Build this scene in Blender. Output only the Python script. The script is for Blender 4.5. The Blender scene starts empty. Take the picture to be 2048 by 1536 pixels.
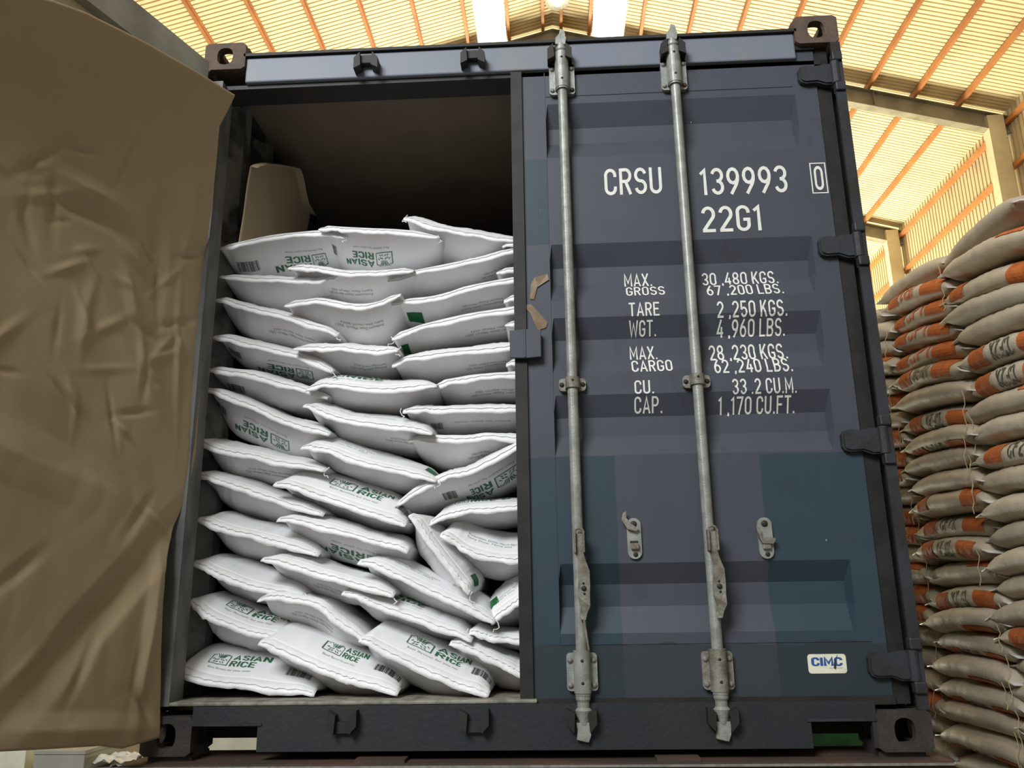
import bpy, bmesh, math, random
import numpy as np
from mathutils import Vector, Matrix, noise

S = bpy.context.scene
COL = S.collection

# ------------------------------------------------------------------ camera
CAM = Vector((1.3151, -2.7320, 0.44496))
PITCH, YAW, ROLL = 0.260533, -0.0473707, -0.0146174
F_PX = 1652.07


def camera():
    cy, sy, cp, sp = math.cos(YAW), math.sin(YAW), math.cos(PITCH), math.sin(PITCH)
    f = Vector((sy * cp, cy * cp, sp))
    r = Vector((cy, -sy, 0))
    u = r.cross(f)
    r2 = r * math.cos(ROLL) + u * math.sin(ROLL)
    u2 = -r * math.sin(ROLL) + u * math.cos(ROLL)
    cd = bpy.data.cameras.new('camera')
    cd.sensor_width = 36
    cd.lens = 36 * F_PX / 2048
    cd.clip_end = 300
    co = bpy.data.objects.new('camera', cd)
    m = Matrix((r2, u2, -f)).transposed().to_4x4()
    m.translation = CAM
    co.matrix_world = m
    COL.objects.link(co)
    S.camera = co


camera()

# ------------------------------------------------------------------ light
S.view_settings.view_transform = 'Standard'
S.view_settings.look = 'None'
S.view_settings.gamma = 1
S.view_settings.use_curve_mapping = False
S.view_settings.exposure = 0.0
S.cycles.use_denoising = True
S.cycles.max_bounces = 8
S.cycles.diffuse_bounces = 4
S.cycles.sample_clamp_indirect = 6

W = bpy.data.worlds.new('world')
S.world = W
W.use_nodes = True
bg = W.node_tree.nodes['Background']
bg.inputs['Color'].default_value = (1.0, 0.97, 0.88, 1)
bg.inputs['Strength'].default_value = 0.32


def area(name, loc, target, sx, sy, power, color):
    ld = bpy.data.lights.new(name, 'AREA')
    ld.shape = 'RECTANGLE'
    ld.size, ld.size_y = sx, sy
    ld.energy = power
    ld.color = color
    o = bpy.data.objects.new(name, ld)
    o.location = loc
    o.rotation_euler = (Vector(target) - Vector(loc)).to_track_quat('-Z', 'Y').to_euler()
    COL.objects.link(o)
    return o


# daylight coming in through the open warehouse front behind the photographer
area('front_daylight', (-1.9, -6.8, 6.2), (1.2, 0, 1.0), 3.6, 3.0, 900, (0.95, 0.975, 1.0))
# added area light, hidden behind the container, throwing warm light up at the roof
area('roof_uplight', (2.0, 20.0, -1.0), (2.0, 18.0, 12.0), 7, 7, 10800, (1.0, 0.94, 0.72))

FLOOR_Z = -1.15


# ------------------------------------------------------------------ helpers
def tag(o, label=None, cat=None, group=None, kind=None):
    if label: o['label'] = label
    if cat: o['category'] = cat
    if group: o['group'] = group
    if kind: o['kind'] = kind
    return o


def empty(name, loc):
    o = bpy.data.objects.new(name, None)
    o.location = loc
    o.empty_display_size = 0.1
    COL.objects.link(o)
    return o


def base_of(p):
    v = Vector((0, 0, 0))
    while p is not None:
        v += p.location
        p = p.parent
    return v


def obj(name, bm, m, parent=None, smooth=False, loc=None):
    """bm (world coordinates) becomes one mesh object; children keep their world place."""
    me = bpy.data.meshes.new(name)
    if loc is not None:
        bmesh.ops.translate(bm, verts=bm.verts, vec=-Vector(loc))
    elif parent is not None:
        pass
    bm.normal_update()
    bm.to_mesh(me)
    bm.free()
    if smooth:
        for p in me.polygons: p.use_smooth = True
    me.materials.append(m)
    o = bpy.data.objects.new(name, me)
    if parent is not None:
        o.parent = parent
        o.location = (Vector(loc) if loc is not None else Vector((0, 0, 0))) - base_of(parent)
    elif loc is not None:
        o.location = loc
    COL.objects.link(o)
    return o


def box(bm, x0, x1, y0, y1, z0, z1, bev=0.0, seg=2):
    vs = [bm.verts.new((x, y, z)) for x in (x0, x1) for y in (y0, y1) for z in (z0, z1)]
    idx = [(0, 1, 3, 2), (4, 6, 7, 5), (0, 4, 5, 1), (2, 3, 7, 6), (0, 2, 6, 4), (1, 5, 7, 3)]
    fs = [bm.faces.new([vs[i] for i in f]) for f in idx]
    if bev:
        es = list({e for f in fs for e in f.edges})
        bmesh.ops.bevel(bm, geom=es, offset=bev, segments=seg, affect='EDGES', profile=0.5)
    return bm


def BX(*a, **k):
    return box(bmesh.new(), *a, **k)


def tube(bm, pts, r, n=10, cap=True):
    pts = [Vector(p) for p in pts]
    rs = r if isinstance(r, (list, tuple)) else [r] * len(pts)
    rings = []
    up = None
    for i, p in enumerate(pts):
        d = (pts[min(i + 1, len(pts) - 1)] - pts[max(i - 1, 0)]).normalized()
        a = Vector((0, 0, 1)) if abs(d.z) < 0.9 else Vector((0, 1, 0))
        if up is None:
            up = (a - d * a.dot(d)).normalized()
        else:
            up = (up - d * up.dot(d)).normalized()
        s = d.cross(up)
        rings.append([bm.verts.new(p + (up * math.cos(t) + s * math.sin(t)) * rs[i]) for t in [2 * math.pi * k / n for k in range(n)]])
    for a, b in zip(rings, rings[1:]):
        for k in range(n):
            bm.faces.new((a[k], a[(k + 1) % n], b[(k + 1) % n], b[k]))
    if cap:
        bm.faces.new(rings[0][::-1])
        bm.faces.new(rings[-1])
    return bm


def prism(bm, pts, f0, f1):
    """pts 2-D outline; f0/f1 map (a, b) to front and back 3-D points."""
    A = [bm.verts.new(f0(a, b)) for a, b in pts]
    B = [bm.verts.new(f1(a, b)) for a, b in pts]
    n = len(pts)
    bm.faces.new(A)
    bm.faces.new(B[::-1])
    for i in range(n):
        bm.faces.new((A[i], B[i], B[(i + 1) % n], A[(i + 1) % n]))
    bmesh.ops.recalc_face_normals(bm, faces=bm.faces)
    return bm


def prism_y(bm, pts, y0, y1):
    return prism(bm, pts, lambda a, b: (a, y0, b), lambda a, b: (a, y1, b))


def fbm(x, y, z, o=3):
    v, a = 0, 1.0
    for _ in range(o):
        v += a * noise.noise(Vector((x, y, z)))
        x, y, z, a = x * 2.03, y * 2.03, z * 2.03, a * 0.5
    return v


# ------------------------------------------------------------------ materials
def nodes_of(name):
    m = bpy.data.materials.new(name)
    m.use_nodes = True
    nt = m.node_tree
    return m, nt, nt.nodes['Principled BSDF']


def N(nt, t, **k):
    n = nt.nodes.new(t)
    for a, b in k.items():
        setattr(n, a, b)
    return n


def ramp(nt, fac, stops):
    r = N(nt, 'ShaderNodeValToRGB')
    e = r.color_ramp.elements
    while len(e) < len(stops): e.new(0.5)
    for el, (p, c) in zip(e, stops):
        el.position = p
        el.color = (*c, 1)
    nt.links.new(fac, r.inputs['Fac'])
    return r.outputs['Color']


def noise_tex(nt, scale, detail=4, rough=0.55, vec=None, stretch=None):
    tc = N(nt, 'ShaderNodeTexCoord')
    src = tc.outputs['Object']
    if stretch:
        mp = N(nt, 'ShaderNodeMapping')
        mp.inputs['Scale'].default_value = stretch
        nt.links.new(src, mp.inputs['Vector'])
        src = mp.outputs['Vector']
    n = N(nt, 'ShaderNodeTexNoise')
    n.inputs['Scale'].default_value = scale
    n.inputs['Detail'].default_value = detail
    n.inputs['Roughness'].default_value = rough
    nt.links.new(src, n.inputs['Vector'])
    return n.outputs['Fac']


def mixc(nt, fac, a, b):
    m = N(nt, 'ShaderNodeMix', data_type='RGBA')
    for sock, v in ((m.inputs['Factor'], fac), (m.inputs['A'], a), (m.inputs['B'], b)):
        pass
    ins = {s.identifier: s for s in m.inputs}
    for key, v in (('Factor_Float', fac), ('A_Color', a), ('B_Color', b)):
        s = ins[key]
        if hasattr(v, 'links'):
            nt.links.new(v, s)
        elif isinstance(v, (int, float)):
            s.default_value = v
        else:
            s.default_value = (*v, 1)
    return {s.identifier: s for s in m.outputs}['Result_Color']


def math_n(nt, op, a, b=0.0, clamp=False):
    m = N(nt, 'ShaderNodeMath', operation=op)
    m.use_clamp = clamp
    for s, v in zip(m.inputs, (a, b)):
        if hasattr(v, 'links'):
            nt.links.new(v, s)
        else:
            s.default_value = v
    return m.outputs[0]


def bump(nt, b, h, strength, dist=0.01):
    n = N(nt, 'ShaderNodeBump')
    n.inputs['Strength'].default_value = strength
    n.inputs['Distance'].default_value = dist
    nt.links.new(h, n.inputs['Height'])
    nt.links.new(n.outputs['Normal'], b.inputs['Normal'])


def mat(name, c1, c2=None, scale=6, rough=0.6, metal=0.0, lo=0.4, hi=0.62, bmp=0.0, bscale=60, stretch=None, spec=0.4):
    m, nt, b = nodes_of(name)
    b.inputs['Roughness'].default_value = rough
    b.inputs['Metallic'].default_value = metal
    b.inputs['Specular IOR Level'].default_value = spec
    if c2 is None:
        c2 = tuple(c * 0.86 for c in c1)
    f = noise_tex(nt, scale, stretch=stretch)
    nt.links.new(ramp(nt, f, [(lo, c1), (hi, c2)]), b.inputs['Base Color'])
    if bmp:
        bump(nt, b, noise_tex(nt, bscale, 3), bmp)
    return m


M = {}
M['steel_dark'] = mat('dark_navy_frame', (0.030, 0.034, 0.042), (0.022, 0.020, 0.018), 5, 0.55, bmp=0.15)
M['header'] = mat('worn_blue_header', (0.17, 0.19, 0.235), (0.20, 0.205, 0.20), 7, 0.5, stretch=(1, 1, 0.25), lo=.45, hi=.7)
M['sill'] = mat('dark_sill_paint', (0.017, 0.020, 0.026), (0.024, 0.023, 0.021), 5, 0.6, bmp=0.15)
M['black_steel'] = mat('black_sooty_steel', (0.014, 0.014, 0.014), (0.024, 0.021, 0.017), 8, 0.6)
M['rust'] = mat('brown_rusty_steel', (0.085, 0.066, 0.053), (0.13, 0.085, 0.06), 16, 0.8, bmp=0.3, bscale=90)
M['dark_rust'] = mat('dark_brown_steel', (0.030, 0.027, 0.024), (0.048, 0.037, 0.030), 16, 0.8, bmp=0.3, bscale=90)
M['beam_rust'] = mat('chassis_rust', (0.085, 0.045, 0.028), (0.045, 0.034, 0.026), 9, 0.75, bmp=0.3, stretch=(.4, 1, 1))
M['gasket'] = mat('black_rubber', (0.010, 0.010, 0.009), (0.022, 0.020, 0.017), 9, 0.6)
M['galv'] = mat('galvanised_steel', (0.33, 0.34, 0.31), (0.24, 0.245, 0.225), 26, 0.45, 0.25, bmp=0.12, bscale=140)
M['galv_dirty'] = mat('dirty_galvanised_steel', (0.25, 0.245, 0.205), (0.15, 0.135, 0.10), 30, 0.55, 0.2, bmp=0.2, bscale=140)
M['bolt'] = mat('bolt_steel', (0.26, 0.26, 0.235), (0.2, 0.19, 0.17), 50, 0.5, 0.2)
M['rust_bolt'] = mat('rusty_bolt', (0.11, 0.05, 0.035), (0.07, 0.04, 0.03), 60, 0.8)
M['hole'] = mat('dark_rivet', (0.02, 0.02, 0.018), None, 40, 0.6)
M['inside_wall'] = mat('container_inner_paint', (0.16, 0.16, 0.145), (0.05, 0.046, 0.04), 5, 0.6, lo=.5, hi=.6)
M['post_grey'] = mat('worn_grey_post', (0.155, 0.16, 0.15), (0.085, 0.085, 0.08), 10, 0.6, stretch=(1, 1, .4))
M['ceiling_in'] = mat('container_ceiling_paint', (0.19, 0.15, 0.105), None, 4, 0.7)
M['plywood'] = mat('dusty_plywood_floor', (0.22, 0.19, 0.14), (0.12, 0.10, 0.075), 12, 0.8)
M['sill_top'] = mat('worn_grey_threshold', (0.27, 0.26, 0.215), (0.12, 0.115, 0.09), 18, 0.7, lo=.42, hi=.66, bmp=0.2)
M['white_letter'] = mat('white_vinyl_letter', (0.78, 0.78, 0.72), (0.70, 0.70, 0.64), 30, 0.5)
M['sticker'] = mat('cream_sticker', (0.78, 0.77, 0.62), None, 20, 0.4)
M['sticker_blue'] = mat('blue_sticker_print', (0.03, 0.10, 0.33), None, 20, 0.5)
M['tape'] = mat('brown_packing_tape', (0.22, 0.15, 0.075), (0.15, 0.10, 0.05), 30, 0.35)
M['door_inner'] = mat('pale_grey_inner_paint', (0.36, 0.375, 0.35), (0.24, 0.245, 0.22), 4, 0.55)
M['door_panel_in'] = mat('cream_inner_panel', (0.72, 0.66, 0.50), None, 4, 0.6)
M['pp_white'] = mat('white_woven_plastic', (0.80, 0.80, 0.81), (0.76, 0.76, 0.765), 5, 0.42, bmp=0.05, bscale=240, spec=0.35)
M['hem_white'] = mat('white_sewn_hem', (0.84, 0.84, 0.845), (0.78, 0.78, 0.78), 22, 0.45, bmp=0.2, bscale=70)
M['stitch'] = mat('grey_stitching', (0.70, 0.70, 0.70), (0.76, 0.76, 0.76), 70, 0.6)
M['print_green'] = mat('green_print', (0.035, 0.16, 0.075), None, 30, 0.5)
M['print_pale'] = mat('pale_green_grey_print', (0.36, 0.43, 0.39), None, 30, 0.5)
M['print_grey'] = mat('grey_print', (0.30, 0.33, 0.32), None, 30, 0.5)
M['print_black'] = mat('black_print', (0.045, 0.045, 0.05), None, 30, 0.5)
M['patch_green'] = mat('solid_green_print', (0.010, 0.13, 0.040), None, 30, 0.4)
M['grain'] = mat('tan_woven_plastic', (0.57, 0.485, 0.36), (0.49, 0.415, 0.305), 9, 0.55, bmp=0.25, bscale=160, spec=0.2)
M['grain_b'] = mat('grey_tan_woven_plastic', (0.49, 0.43, 0.335), (0.43, 0.375, 0.29), 9, 0.55, bmp=0.25, bscale=160, spec=0.2)
M['grain_c'] = mat('pale_woven_plastic', (0.63, 0.545, 0.42), (0.54, 0.465, 0.35), 9, 0.55, bmp=0.25, bscale=160, spec=0.2)
M['grain_hem'] = mat('white_sack_end', (0.74, 0.72, 0.68), (0.62, 0.59, 0.53), 16, 0.5, bmp=0.3, bscale=60)
M['orange'] = mat('orange_print', (0.56, 0.16, 0.045), (0.44, 0.12, 0.035), 20, 0.7, spec=0.12)
M['stencil_black'] = mat('faded_black_stencil', (0.05, 0.055, 0.045), (0.10, 0.10, 0.085), 40, 0.6)
M['stencil_red'] = mat('red_stencil', (0.55, 0.09, 0.035), (0.6, 0.16, 0.08), 30, 0.6)
M['stencil_green'] = mat('faded_green_stencil', (0.10, 0.13, 0.06), (0.18, 0.19, 0.11), 30, 0.6)
M['twine'] = mat('yellow_twine', (0.66, 0.57, 0.30), None, 20, 0.6)
M['thread'] = mat('white_thread', (0.8, 0.8, 0.78), None, 20, 0.6)
M['concrete'] = mat('grey_concrete', (0.17, 0.16, 0.145), (0.13, 0.12, 0.11), 2, 0.8, bmp=0.1)
M['roof'] = None
M['purlin'] = mat('orange_primer_steel', (0.52, 0.22, 0.075), (0.43, 0.17, 0.06), 3, 0.6)
M['rafter'] = mat('grey_green_steel', (0.30, 0.27, 0.18), (0.20, 0.18, 0.12), 3, 0.6)
M['column'] = mat('cream_painted_column', (0.72, 0.63, 0.42), None, 3, 0.6)
M['tyre'] = mat('tyre_rubber', (0.02, 0.02, 0.02), None, 10, 0.8)
M['carton_white'] = mat('cream_board', (0.72, 0.72, 0.58), (0.62, 0.62, 0.5), 4, 0.7)
M['carton_grey'] = mat('grey_board', (0.36, 0.36, 0.31), None, 4, 0.7)
M['paper_white'] = mat('white_scrap_paper', (0.74, 0.72, 0.64), (0.5, 0.48, 0.42), 14, 0.7)
M['green_crate'] = mat('green_plastic', (0.03, 0.19, 0.085), (0.02, 0.12, 0.055), 6, 0.5)


def kraft(name, c1, c2):
    m, nt, b = nodes_of(name)
    b.inputs['Roughness'].default_value = 0.75
    f = noise_tex(nt, 3.0, 5)
    c = ramp(nt, f, [(0.3, c1), (0.7, c2)])
    nt.links.new(c, b.inputs['Base Color'])
    bump(nt, b, noise_tex(nt, 45, 4, stretch=(1, 1, .5)), 0.12, 0.004)
    return m


M['kraft'] = kraft('brown_kraft_paper', (0.385, 0.300, 0.185), (0.345, 0.268, 0.162))


def roof_mat(name, k=1.0):
    m, nt, b = nodes_of(name)
    b.inputs['Roughness'].default_value = 0.55
    f = noise_tex(nt, 0.9, 5)
    c = ramp(nt, f, [(0.35, (0.80 * k, 0.69 * k, 0.44 * k)), (0.6, (0.74 * k, 0.62 * k, 0.385 * k)), (0.72, (0.62 * k, 0.52 * k, 0.32 * k))])
    nt.links.new(c, b.inputs['Base Color'])
    return m


M['roof'] = roof_mat('cream_roof_sheeting')
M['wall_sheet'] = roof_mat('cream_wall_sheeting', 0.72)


def navy():
    """navy door paint with repainted teal patches, a darker strip at the foot and white chips."""
    m, nt, b = nodes_of('navy_door_paint')
    b.inputs['Roughness'].default_value = 0.5
    b.inputs['Specular IOR Level'].default_value = 0.35
    tc = N(nt, 'ShaderNodeTexCoord')
    sp = N(nt, 'ShaderNodeSeparateXYZ')
    nt.links.new(tc.outputs['Object'], sp.inputs[0])
    X, Z = sp.outputs['X'], sp.outputs['Z']
    base = ramp(nt, noise_tex(nt, 4, 5), [(0.3, (0.062, 0.069, 0.090)), (0.7, (0.054, 0.061, 0.078))])
    teal = ramp(nt, noise_tex(nt, 6, 4), [(0.3, (0.024, 0.052, 0.071)), (0.7, (0.021, 0.043, 0.060))])
    jx = math_n(nt, 'ADD', X, math_n(nt, 'MULTIPLY', math_n(nt, 'SUBTRACT', noise_tex(nt, 30, 3), .5), .006))
    jz = math_n(nt, 'ADD', Z, math_n(nt, 'MULTIPLY', math_n(nt, 'SUBTRACT', noise_tex(nt, 30, 3), .5), .006))
    tot = None
    for x0, x1, z0, z1 in ((1.20, 1.327, 1.70, 2.045), (1.20, 1.525, 0.10, 0.922), (2.005, 2.37, 0.10, 0.918)):
        k = math_n(nt, 'MULTIPLY', math_n(nt, 'GREATER_THAN', jx, x0), math_n(nt, 'LESS_THAN', jx, x1))
        k = math_n(nt, 'MULTIPLY', k, math_n(nt, 'GREATER_THAN', jz, z0))
        k = math_n(nt, 'MULTIPLY', k, math_n(nt, 'LESS_THAN', jz, z1))
        tot = k if tot is None else math_n(nt, 'ADD', tot, k, True)
    c = mixc(nt, math_n(nt, 'MULTIPLY', tot, 0.8), base, teal)
    # the kick strip below the lowest weld line is mixed darker, with an irregular edge
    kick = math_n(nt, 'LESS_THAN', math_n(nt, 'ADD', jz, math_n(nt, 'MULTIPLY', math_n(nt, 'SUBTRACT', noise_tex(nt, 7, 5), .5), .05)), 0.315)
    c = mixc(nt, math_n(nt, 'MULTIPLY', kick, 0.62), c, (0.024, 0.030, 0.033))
    st = math_n(nt, 'GREATER_THAN', noise_tex(nt, 2.3, 6, 0.7), 0.60)
    c = mixc(nt, math_n(nt, 'MULTIPLY', st, 0.18), c, (0.03, 0.03, 0.03))
    v = N(nt, 'ShaderNodeTexNoise')
    v.inputs['Scale'].default_value = 42
    v.inputs['Detail'].default_value = 2
    nt.links.new(tc.outputs['Object'], v.inputs['Vector'])
    chips = math_n(nt, 'GREATER_THAN', v.outputs['Fac'], 0.80)
    c = mixc(nt, math_n(nt, 'MULTIPLY', chips, 0.7), c, (0.45, 0.45, 0.42))
    nt.links.new(c, b.inputs['Base Color'])
    bump(nt, b, noise_tex(nt, 60, 3), 0.06, 0.003)
    return m


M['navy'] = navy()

# ------------------------------------------------------------------ lettering
def stroke_font():
    """monoline stencil-style capitals used on containers: glyph -> (width, polylines)."""
    G = {}

    def arc(cx, cy, rx, ry, a0, a1, n=12):
        return [(cx + rx * math.cos(math.radians(a0 + (a1 - a0) * k / n)), cy + ry * math.sin(math.radians(a0 + (a1 - a0) * k / n))) for k in range(n + 1)]

    w, l, b, t = .50, .055, .055, .945
    r, R, m = w - l, w / 2 - l, w / 2
    G['O'] = G['0'] = (w, [arc(m, t - .20, R, .20, 0, 180) + arc(m, b + .20, R, .20, 180, 360) + [(r, t - .20)]])
    G['C'] = (w, [[(r, .68)] + arc(m, t - .20, R, .20, 0, 180) + arc(m, b + .20, R, .20, 180, 360) + [(r, .32)]])
    G['G'] = (w, [[(r, .70)] + arc(m, t - .20, R, .20, 0, 180) + arc(m, b + .20, R, .20, 180, 360) + [(r, .45), (m, .45)]])
    G['U'] = (w, [[(l, 1)] + arc(m, b + .20, R, .20, 180, 360) + [(r, 1)]])
    bowl = lambda top, bot, rr: [(l, top), (r - rr, top)] + arc(r - rr, (top + bot) / 2, rr, (top - bot) / 2, 90, -90) + [(l, bot)]
    G['N'] = (w, [[(l, 0), (l, 1)], [(l, .97), (r, .03)], [(r, 0), (r, 1)]])
    G['J'] = (.44, [[(.385, 1), (.385, .24)] + arc(.385 - R + .03, b + .19, R - .03, .19, 0, -180)])
    G['-'] = (.34, [[(.02, .47), (.32, .47)]])
    G['I'] = (.11, [[(l, 0), (l, 1)]])
    G['R'] = (w, [[(l, 0), (l, 1)], bowl(t, .50, .18), [(m, .50), (r, 0)]])
    G['P'] = (w, [[(l, 0), (l, 1)], bowl(t, .46, .18)])
    G['B'] = (w, [[(l, 0), (l, 1)], bowl(t, .53, .17), bowl(.50, b, .18)])
    S = arc(m, .722, R, .223, 12, 180) + arc(m, .722, R, .223, 180, 262)[1:] + arc(m, .278, R, .223, 82, 0)[1:] + arc(m, .278, R, .223, 0, -168)[1:]
    G['S'] = (w, [S])
    G['1'] = (.30, [[(.02, .78), (.19, .93), (.19, .0)]])
    G['2'] = (w, [arc(m, .70, R, .245, 170, -32) + [(l + .01, b + .02)], [(l - .04, b), (r + .04, b)]])
    G['3'] = (w, [arc(m, .725, R, .22, 165, -80) + [(m - .03, .505)], arc(m, .28, R, .225, 95, -165)])
    G['9'] = (w, [arc(m, .68, R, .265, 0, 360), [(r, .68), (r - .015, .52), (r - .07, .36), (m - .10, 0)]])
    G['6'] = (w, [[(w - x, 1 - y) for x, y in p] for p in G['9'][1]])
    G['4'] = (w, [[(m + .08, 1), (l, .26), (w, .26)], [(r - .08, .60), (r - .08, 0)]])
    G['5'] = (w, [[(r, t), (l + .03, t), (l + .01, .50)] + arc(m, .31, R, .255, 135, -160)])
    G['7'] = (w, [[(0, t), (r, t), (m - .08, 0)]])
    G['8'] = (w, [arc(m, .735, R * .93, .21, 0, 360), arc(m, .29, R, .235, 0, 360)])
    G['M'] = (.62, [[(l, 0), (l, .97), (.31, .30), (.62 - l, .97), (.62 - l, 0)]])
    G['W'] = (.70, [[(.03, 1), (.17, .03), (.35, .80), (.53, .03), (.67, 1)]])
    G['A'] = (.54, [[(.04, 0), (.27, .95), (.50, 0)], [(.12, .29), (.42, .29)]])
    G['X'] = (w, [[(.03, 1), (w - .03, 0)], [(w - .03, 1), (.03, 0)]])
    G['K'] = (w, [[(l, 0), (l, 1)], [(r, 1), (l + .02, .38)], [(.22, .58), (r + .01, 0)]])
    G['L'] = (.44, [[(l, 1), (l, b), (.44, b)]])
    G['T'] = (w, [[(0, t), (w, t)], [(m, t), (m, 0)]])
    G['E'] = (.46, [[(.46, t), (l, t), (l, b), (.46, b)], [(l, .51), (.40, .51)]])
    G['F'] = (.46, [[(.46, t), (l, t), (l, 0)], [(l, .51), (.40, .51)]])
    G['.'] = (.15, [[(.02, .065), (.14, .065)]])
    G[','] = (.15, [[(.02, .065), (.14, .065)], [(.09, .06), (.05, -.08)]])
    return G


GLYPHS = stroke_font()
_strk = {}


def stroke_geo(s, hw=.062):
    if (s, hw) in _strk: return _strk[s, hw]
    V, F, x0 = [], [], 0
    for ch in s:
        if ch == ' ':
            x0 += .26
            continue
        w, lines = GLYPHS[ch]
        for p in lines:
            n = len(p)
            base = len(V)
            closed = n > 3 and math.dist(p[0], p[-1]) < 1e-6
            for k in range(n):
                a = p[k - 1] if k > 0 else (p[-2] if closed else p[0])
                q = p[k + 1] if k < n - 1 else (p[1] if closed else p[-1])
                d1 = (p[k][0] - a[0], p[k][1] - a[1])
                d2 = (q[0] - p[k][0], q[1] - p[k][1])
                n1, n2 = math.hypot(*d1), math.hypot(*d2)
                d1 = (d1[0] / n1, d1[1] / n1) if n1 > 1e-9 else None
                d2 = (d2[0] / n2, d2[1] / n2) if n2 > 1e-9 else None
                d1, d2 = d1 or d2, d2 or d1
                tx, ty = d1[0] + d2[0], d1[1] + d2[1]
                tn = math.hypot(tx, ty) or 1
                tx, ty = tx / tn, ty / tn
                mit = min(1.9, 1 / max(.2, tx * d1[0] + ty * d1[1]))
                ww = hw * mit * (1.05 if ch in '.,' else 1)
                V.append((x0 + p[k][0] - ty * ww, p[k][1] + tx * ww))
                V.append((x0 + p[k][0] + ty * ww, p[k][1] - tx * ww))
            for k in range(n - 1):
                F.append((base + 2 * k, base + 2 * k + 1, base + 2 * k + 3, base + 2 * k + 2))
        x0 += w + .13
    V = np.array(V)
    lo, hi = V.min(0), V.max(0)
    lo[1] = max(lo[1], -.01)
    V = (V - np.array([lo[0], 0])) / np.array([hi[0] - lo[0], 1])
    _strk[s, hw] = (V, F)
    return _strk[s, hw]


def to_bm(geo):
    bm = bmesh.new()
    vs = [bm.verts.new((x, y, 0)) for x, y in geo[0]]
    for f in geo[1]:
        try: bm.faces.new([vs[i] for i in f])
        except ValueError: pass
    return bm


def islands(bm):
    seen, out = set(), []
    for v in bm.verts:
        if v in seen: continue
        st, isl = [v], []
        seen.add(v)
        while st:
            q = st.pop()
            isl.append(q)
            for e in q.link_edges:
                o = e.other_vert(q)
                if o not in seen:
                    seen.add(o)
                    st.append(o)
        out.append(isl)
    return out


_txt = {}


def text_geo(s, weight=0.0):
    """flat outline of a string, scaled to a unit box; returns (verts, faces, aspect)."""
    k = (s, weight)
    if k not in _txt:
        cu = bpy.data.curves.new('t', 'FONT')
        cu.body = s
        cu.offset = weight
        cu.resolution_u = 4
        o = bpy.data.objects.new('t', cu)
        COL.objects.link(o)
        me = bpy.data.meshes.new_from_object(o)
        v = np.array([tuple(q.co)[:2] for q in me.vertices])
        f = [list(p.vertices) for p in me.polygons]
        bpy.data.objects.remove(o)
        bpy.data.curves.remove(cu)
        bpy.data.meshes.remove(me)
        lo, hi = v.min(0), v.max(0)
        _txt[k] = ((v - lo) / (hi - lo), f, float((hi[0] - lo[0]) / (hi[1] - lo[1])))
    return _txt[k]


def cut(bm, axis, vals):
    for v in vals:
        co = [0, 0, 0]
        no = [0, 0, 0]
        co[axis], no[axis] = v, 1
        bmesh.ops.bisect_plane(bm, geom=bm.verts[:] + bm.edges[:] + bm.faces[:], plane_co=co, plane_no=no)


# ------------------------------------------------------------------ warehouse shell
RX, RZ, EX, EZ, LX = 1.57, 12.27, 10.5, 9.774, -7.36
SL = (RZ - EZ) / (EX - RX)
Y0, Y1 = -7.0, 34.0


def rz(x):
    return RZ - SL * abs(x - RX)


def corrugated(bm, a0, a1, pitch, place, h=0.045):
    """trapezoid ribs running across; place(a, h, side) gives the two edge points of a rib line."""
    n = int(round((a1 - a0) / pitch))
    prof = []
    for i in range(n):
        b = a0 + i * pitch
        prof += [(b, 0), (b + pitch * .68, 0), (b + pitch * .72, h), (b + pitch * .96, h)]
    prof.append((a0 + n * pitch, 0))
    pa = pb = None
    for a, hh in prof:
        va, vb = bm.verts.new(place(a, hh, 0)), bm.verts.new(place(a, hh, 1))
        if pa: bm.faces.new((pa, va, vb, pb))
        pa, pb = va, vb
    return bm


def roof_strip(x0, x1):
    return corrugated(bmesh.new(), Y0, Y1, 0.1, lambda a, h, s: ((x0, x1)[s], a, rz((x0, x1)[s]) + h))


ceiling = tag(empty('ceiling', (RX, 12, RZ)), kind='structure')
for x0, x1 in ((LX, 0.0), (0.6, RX), (RX, 2.4), (3.05, EX)):
    obj('roof_sheet', roof_strip(x0, x1), M['roof'], ceiling)
for x in (9.6, 8.75, 7.88, 7.0, 6.1, 5.18, 4.27, 3.36, 2.33, 1.75, 1.37, 0.66, -0.18, -1.09, -2.0, -2.91, -3.79, -4.7, -5.6, -6.5):
    bm = bmesh.new()
    w = 0.030
    for (xa, xb, za, zb) in ((x - w, x + w, -.025, -.018), (x - w, x - w + .012, -.13, -.018), (x - w, x + w, -.142, -.13)):
        box(bm, xa, xb, Y0, Y1, rz(x) + za, rz(x) + zb)
    obj('purlin', bm, M['purlin'], ceiling)


def rafter(y):
    """I-section following both slopes, bolted to the columns."""
    bm = bmesh.new()
    for sg in (1, -1):
        xe = EX if sg > 0 else LX
        for ya, yb, za, zb in ((y - .10, y + .10, -.165, -.145), (y - .008, y + .008, -.50, -.165), (y - .10, y + .10, -.525, -.50)):
            A = [(RX, z) for z in (RZ + za, RZ + zb)]
            B = [(xe, z) for z in (rz(xe) + zb, rz(xe) + za)]
            prism_y(bm, [A[0], A[1], B[0], B[1]], ya, yb)
    # knee stiffener plates
    for xx in (RX + 3.4, RX + 6.4, RX - 3.4):
        box(bm, xx - .006, xx + .006, y - .09, y + .09, rz(xx) - .5, rz(xx) - .165)
    return bm


for y in (-3.4, 1.8, 7.0, 12.25, 17.45, 22.65, 27.85):
    obj('rafter', rafter(y), M['rafter'], ceiling)
    # tie rod strut below the ridge
    if y in (12.25, 17.45):
        obj('collar_beam', BX(RX - 2.2, RX + 2.2, y - .05, y + .05, RZ - 1.05, RZ - .95), M['rafter'], ceiling)


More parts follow.
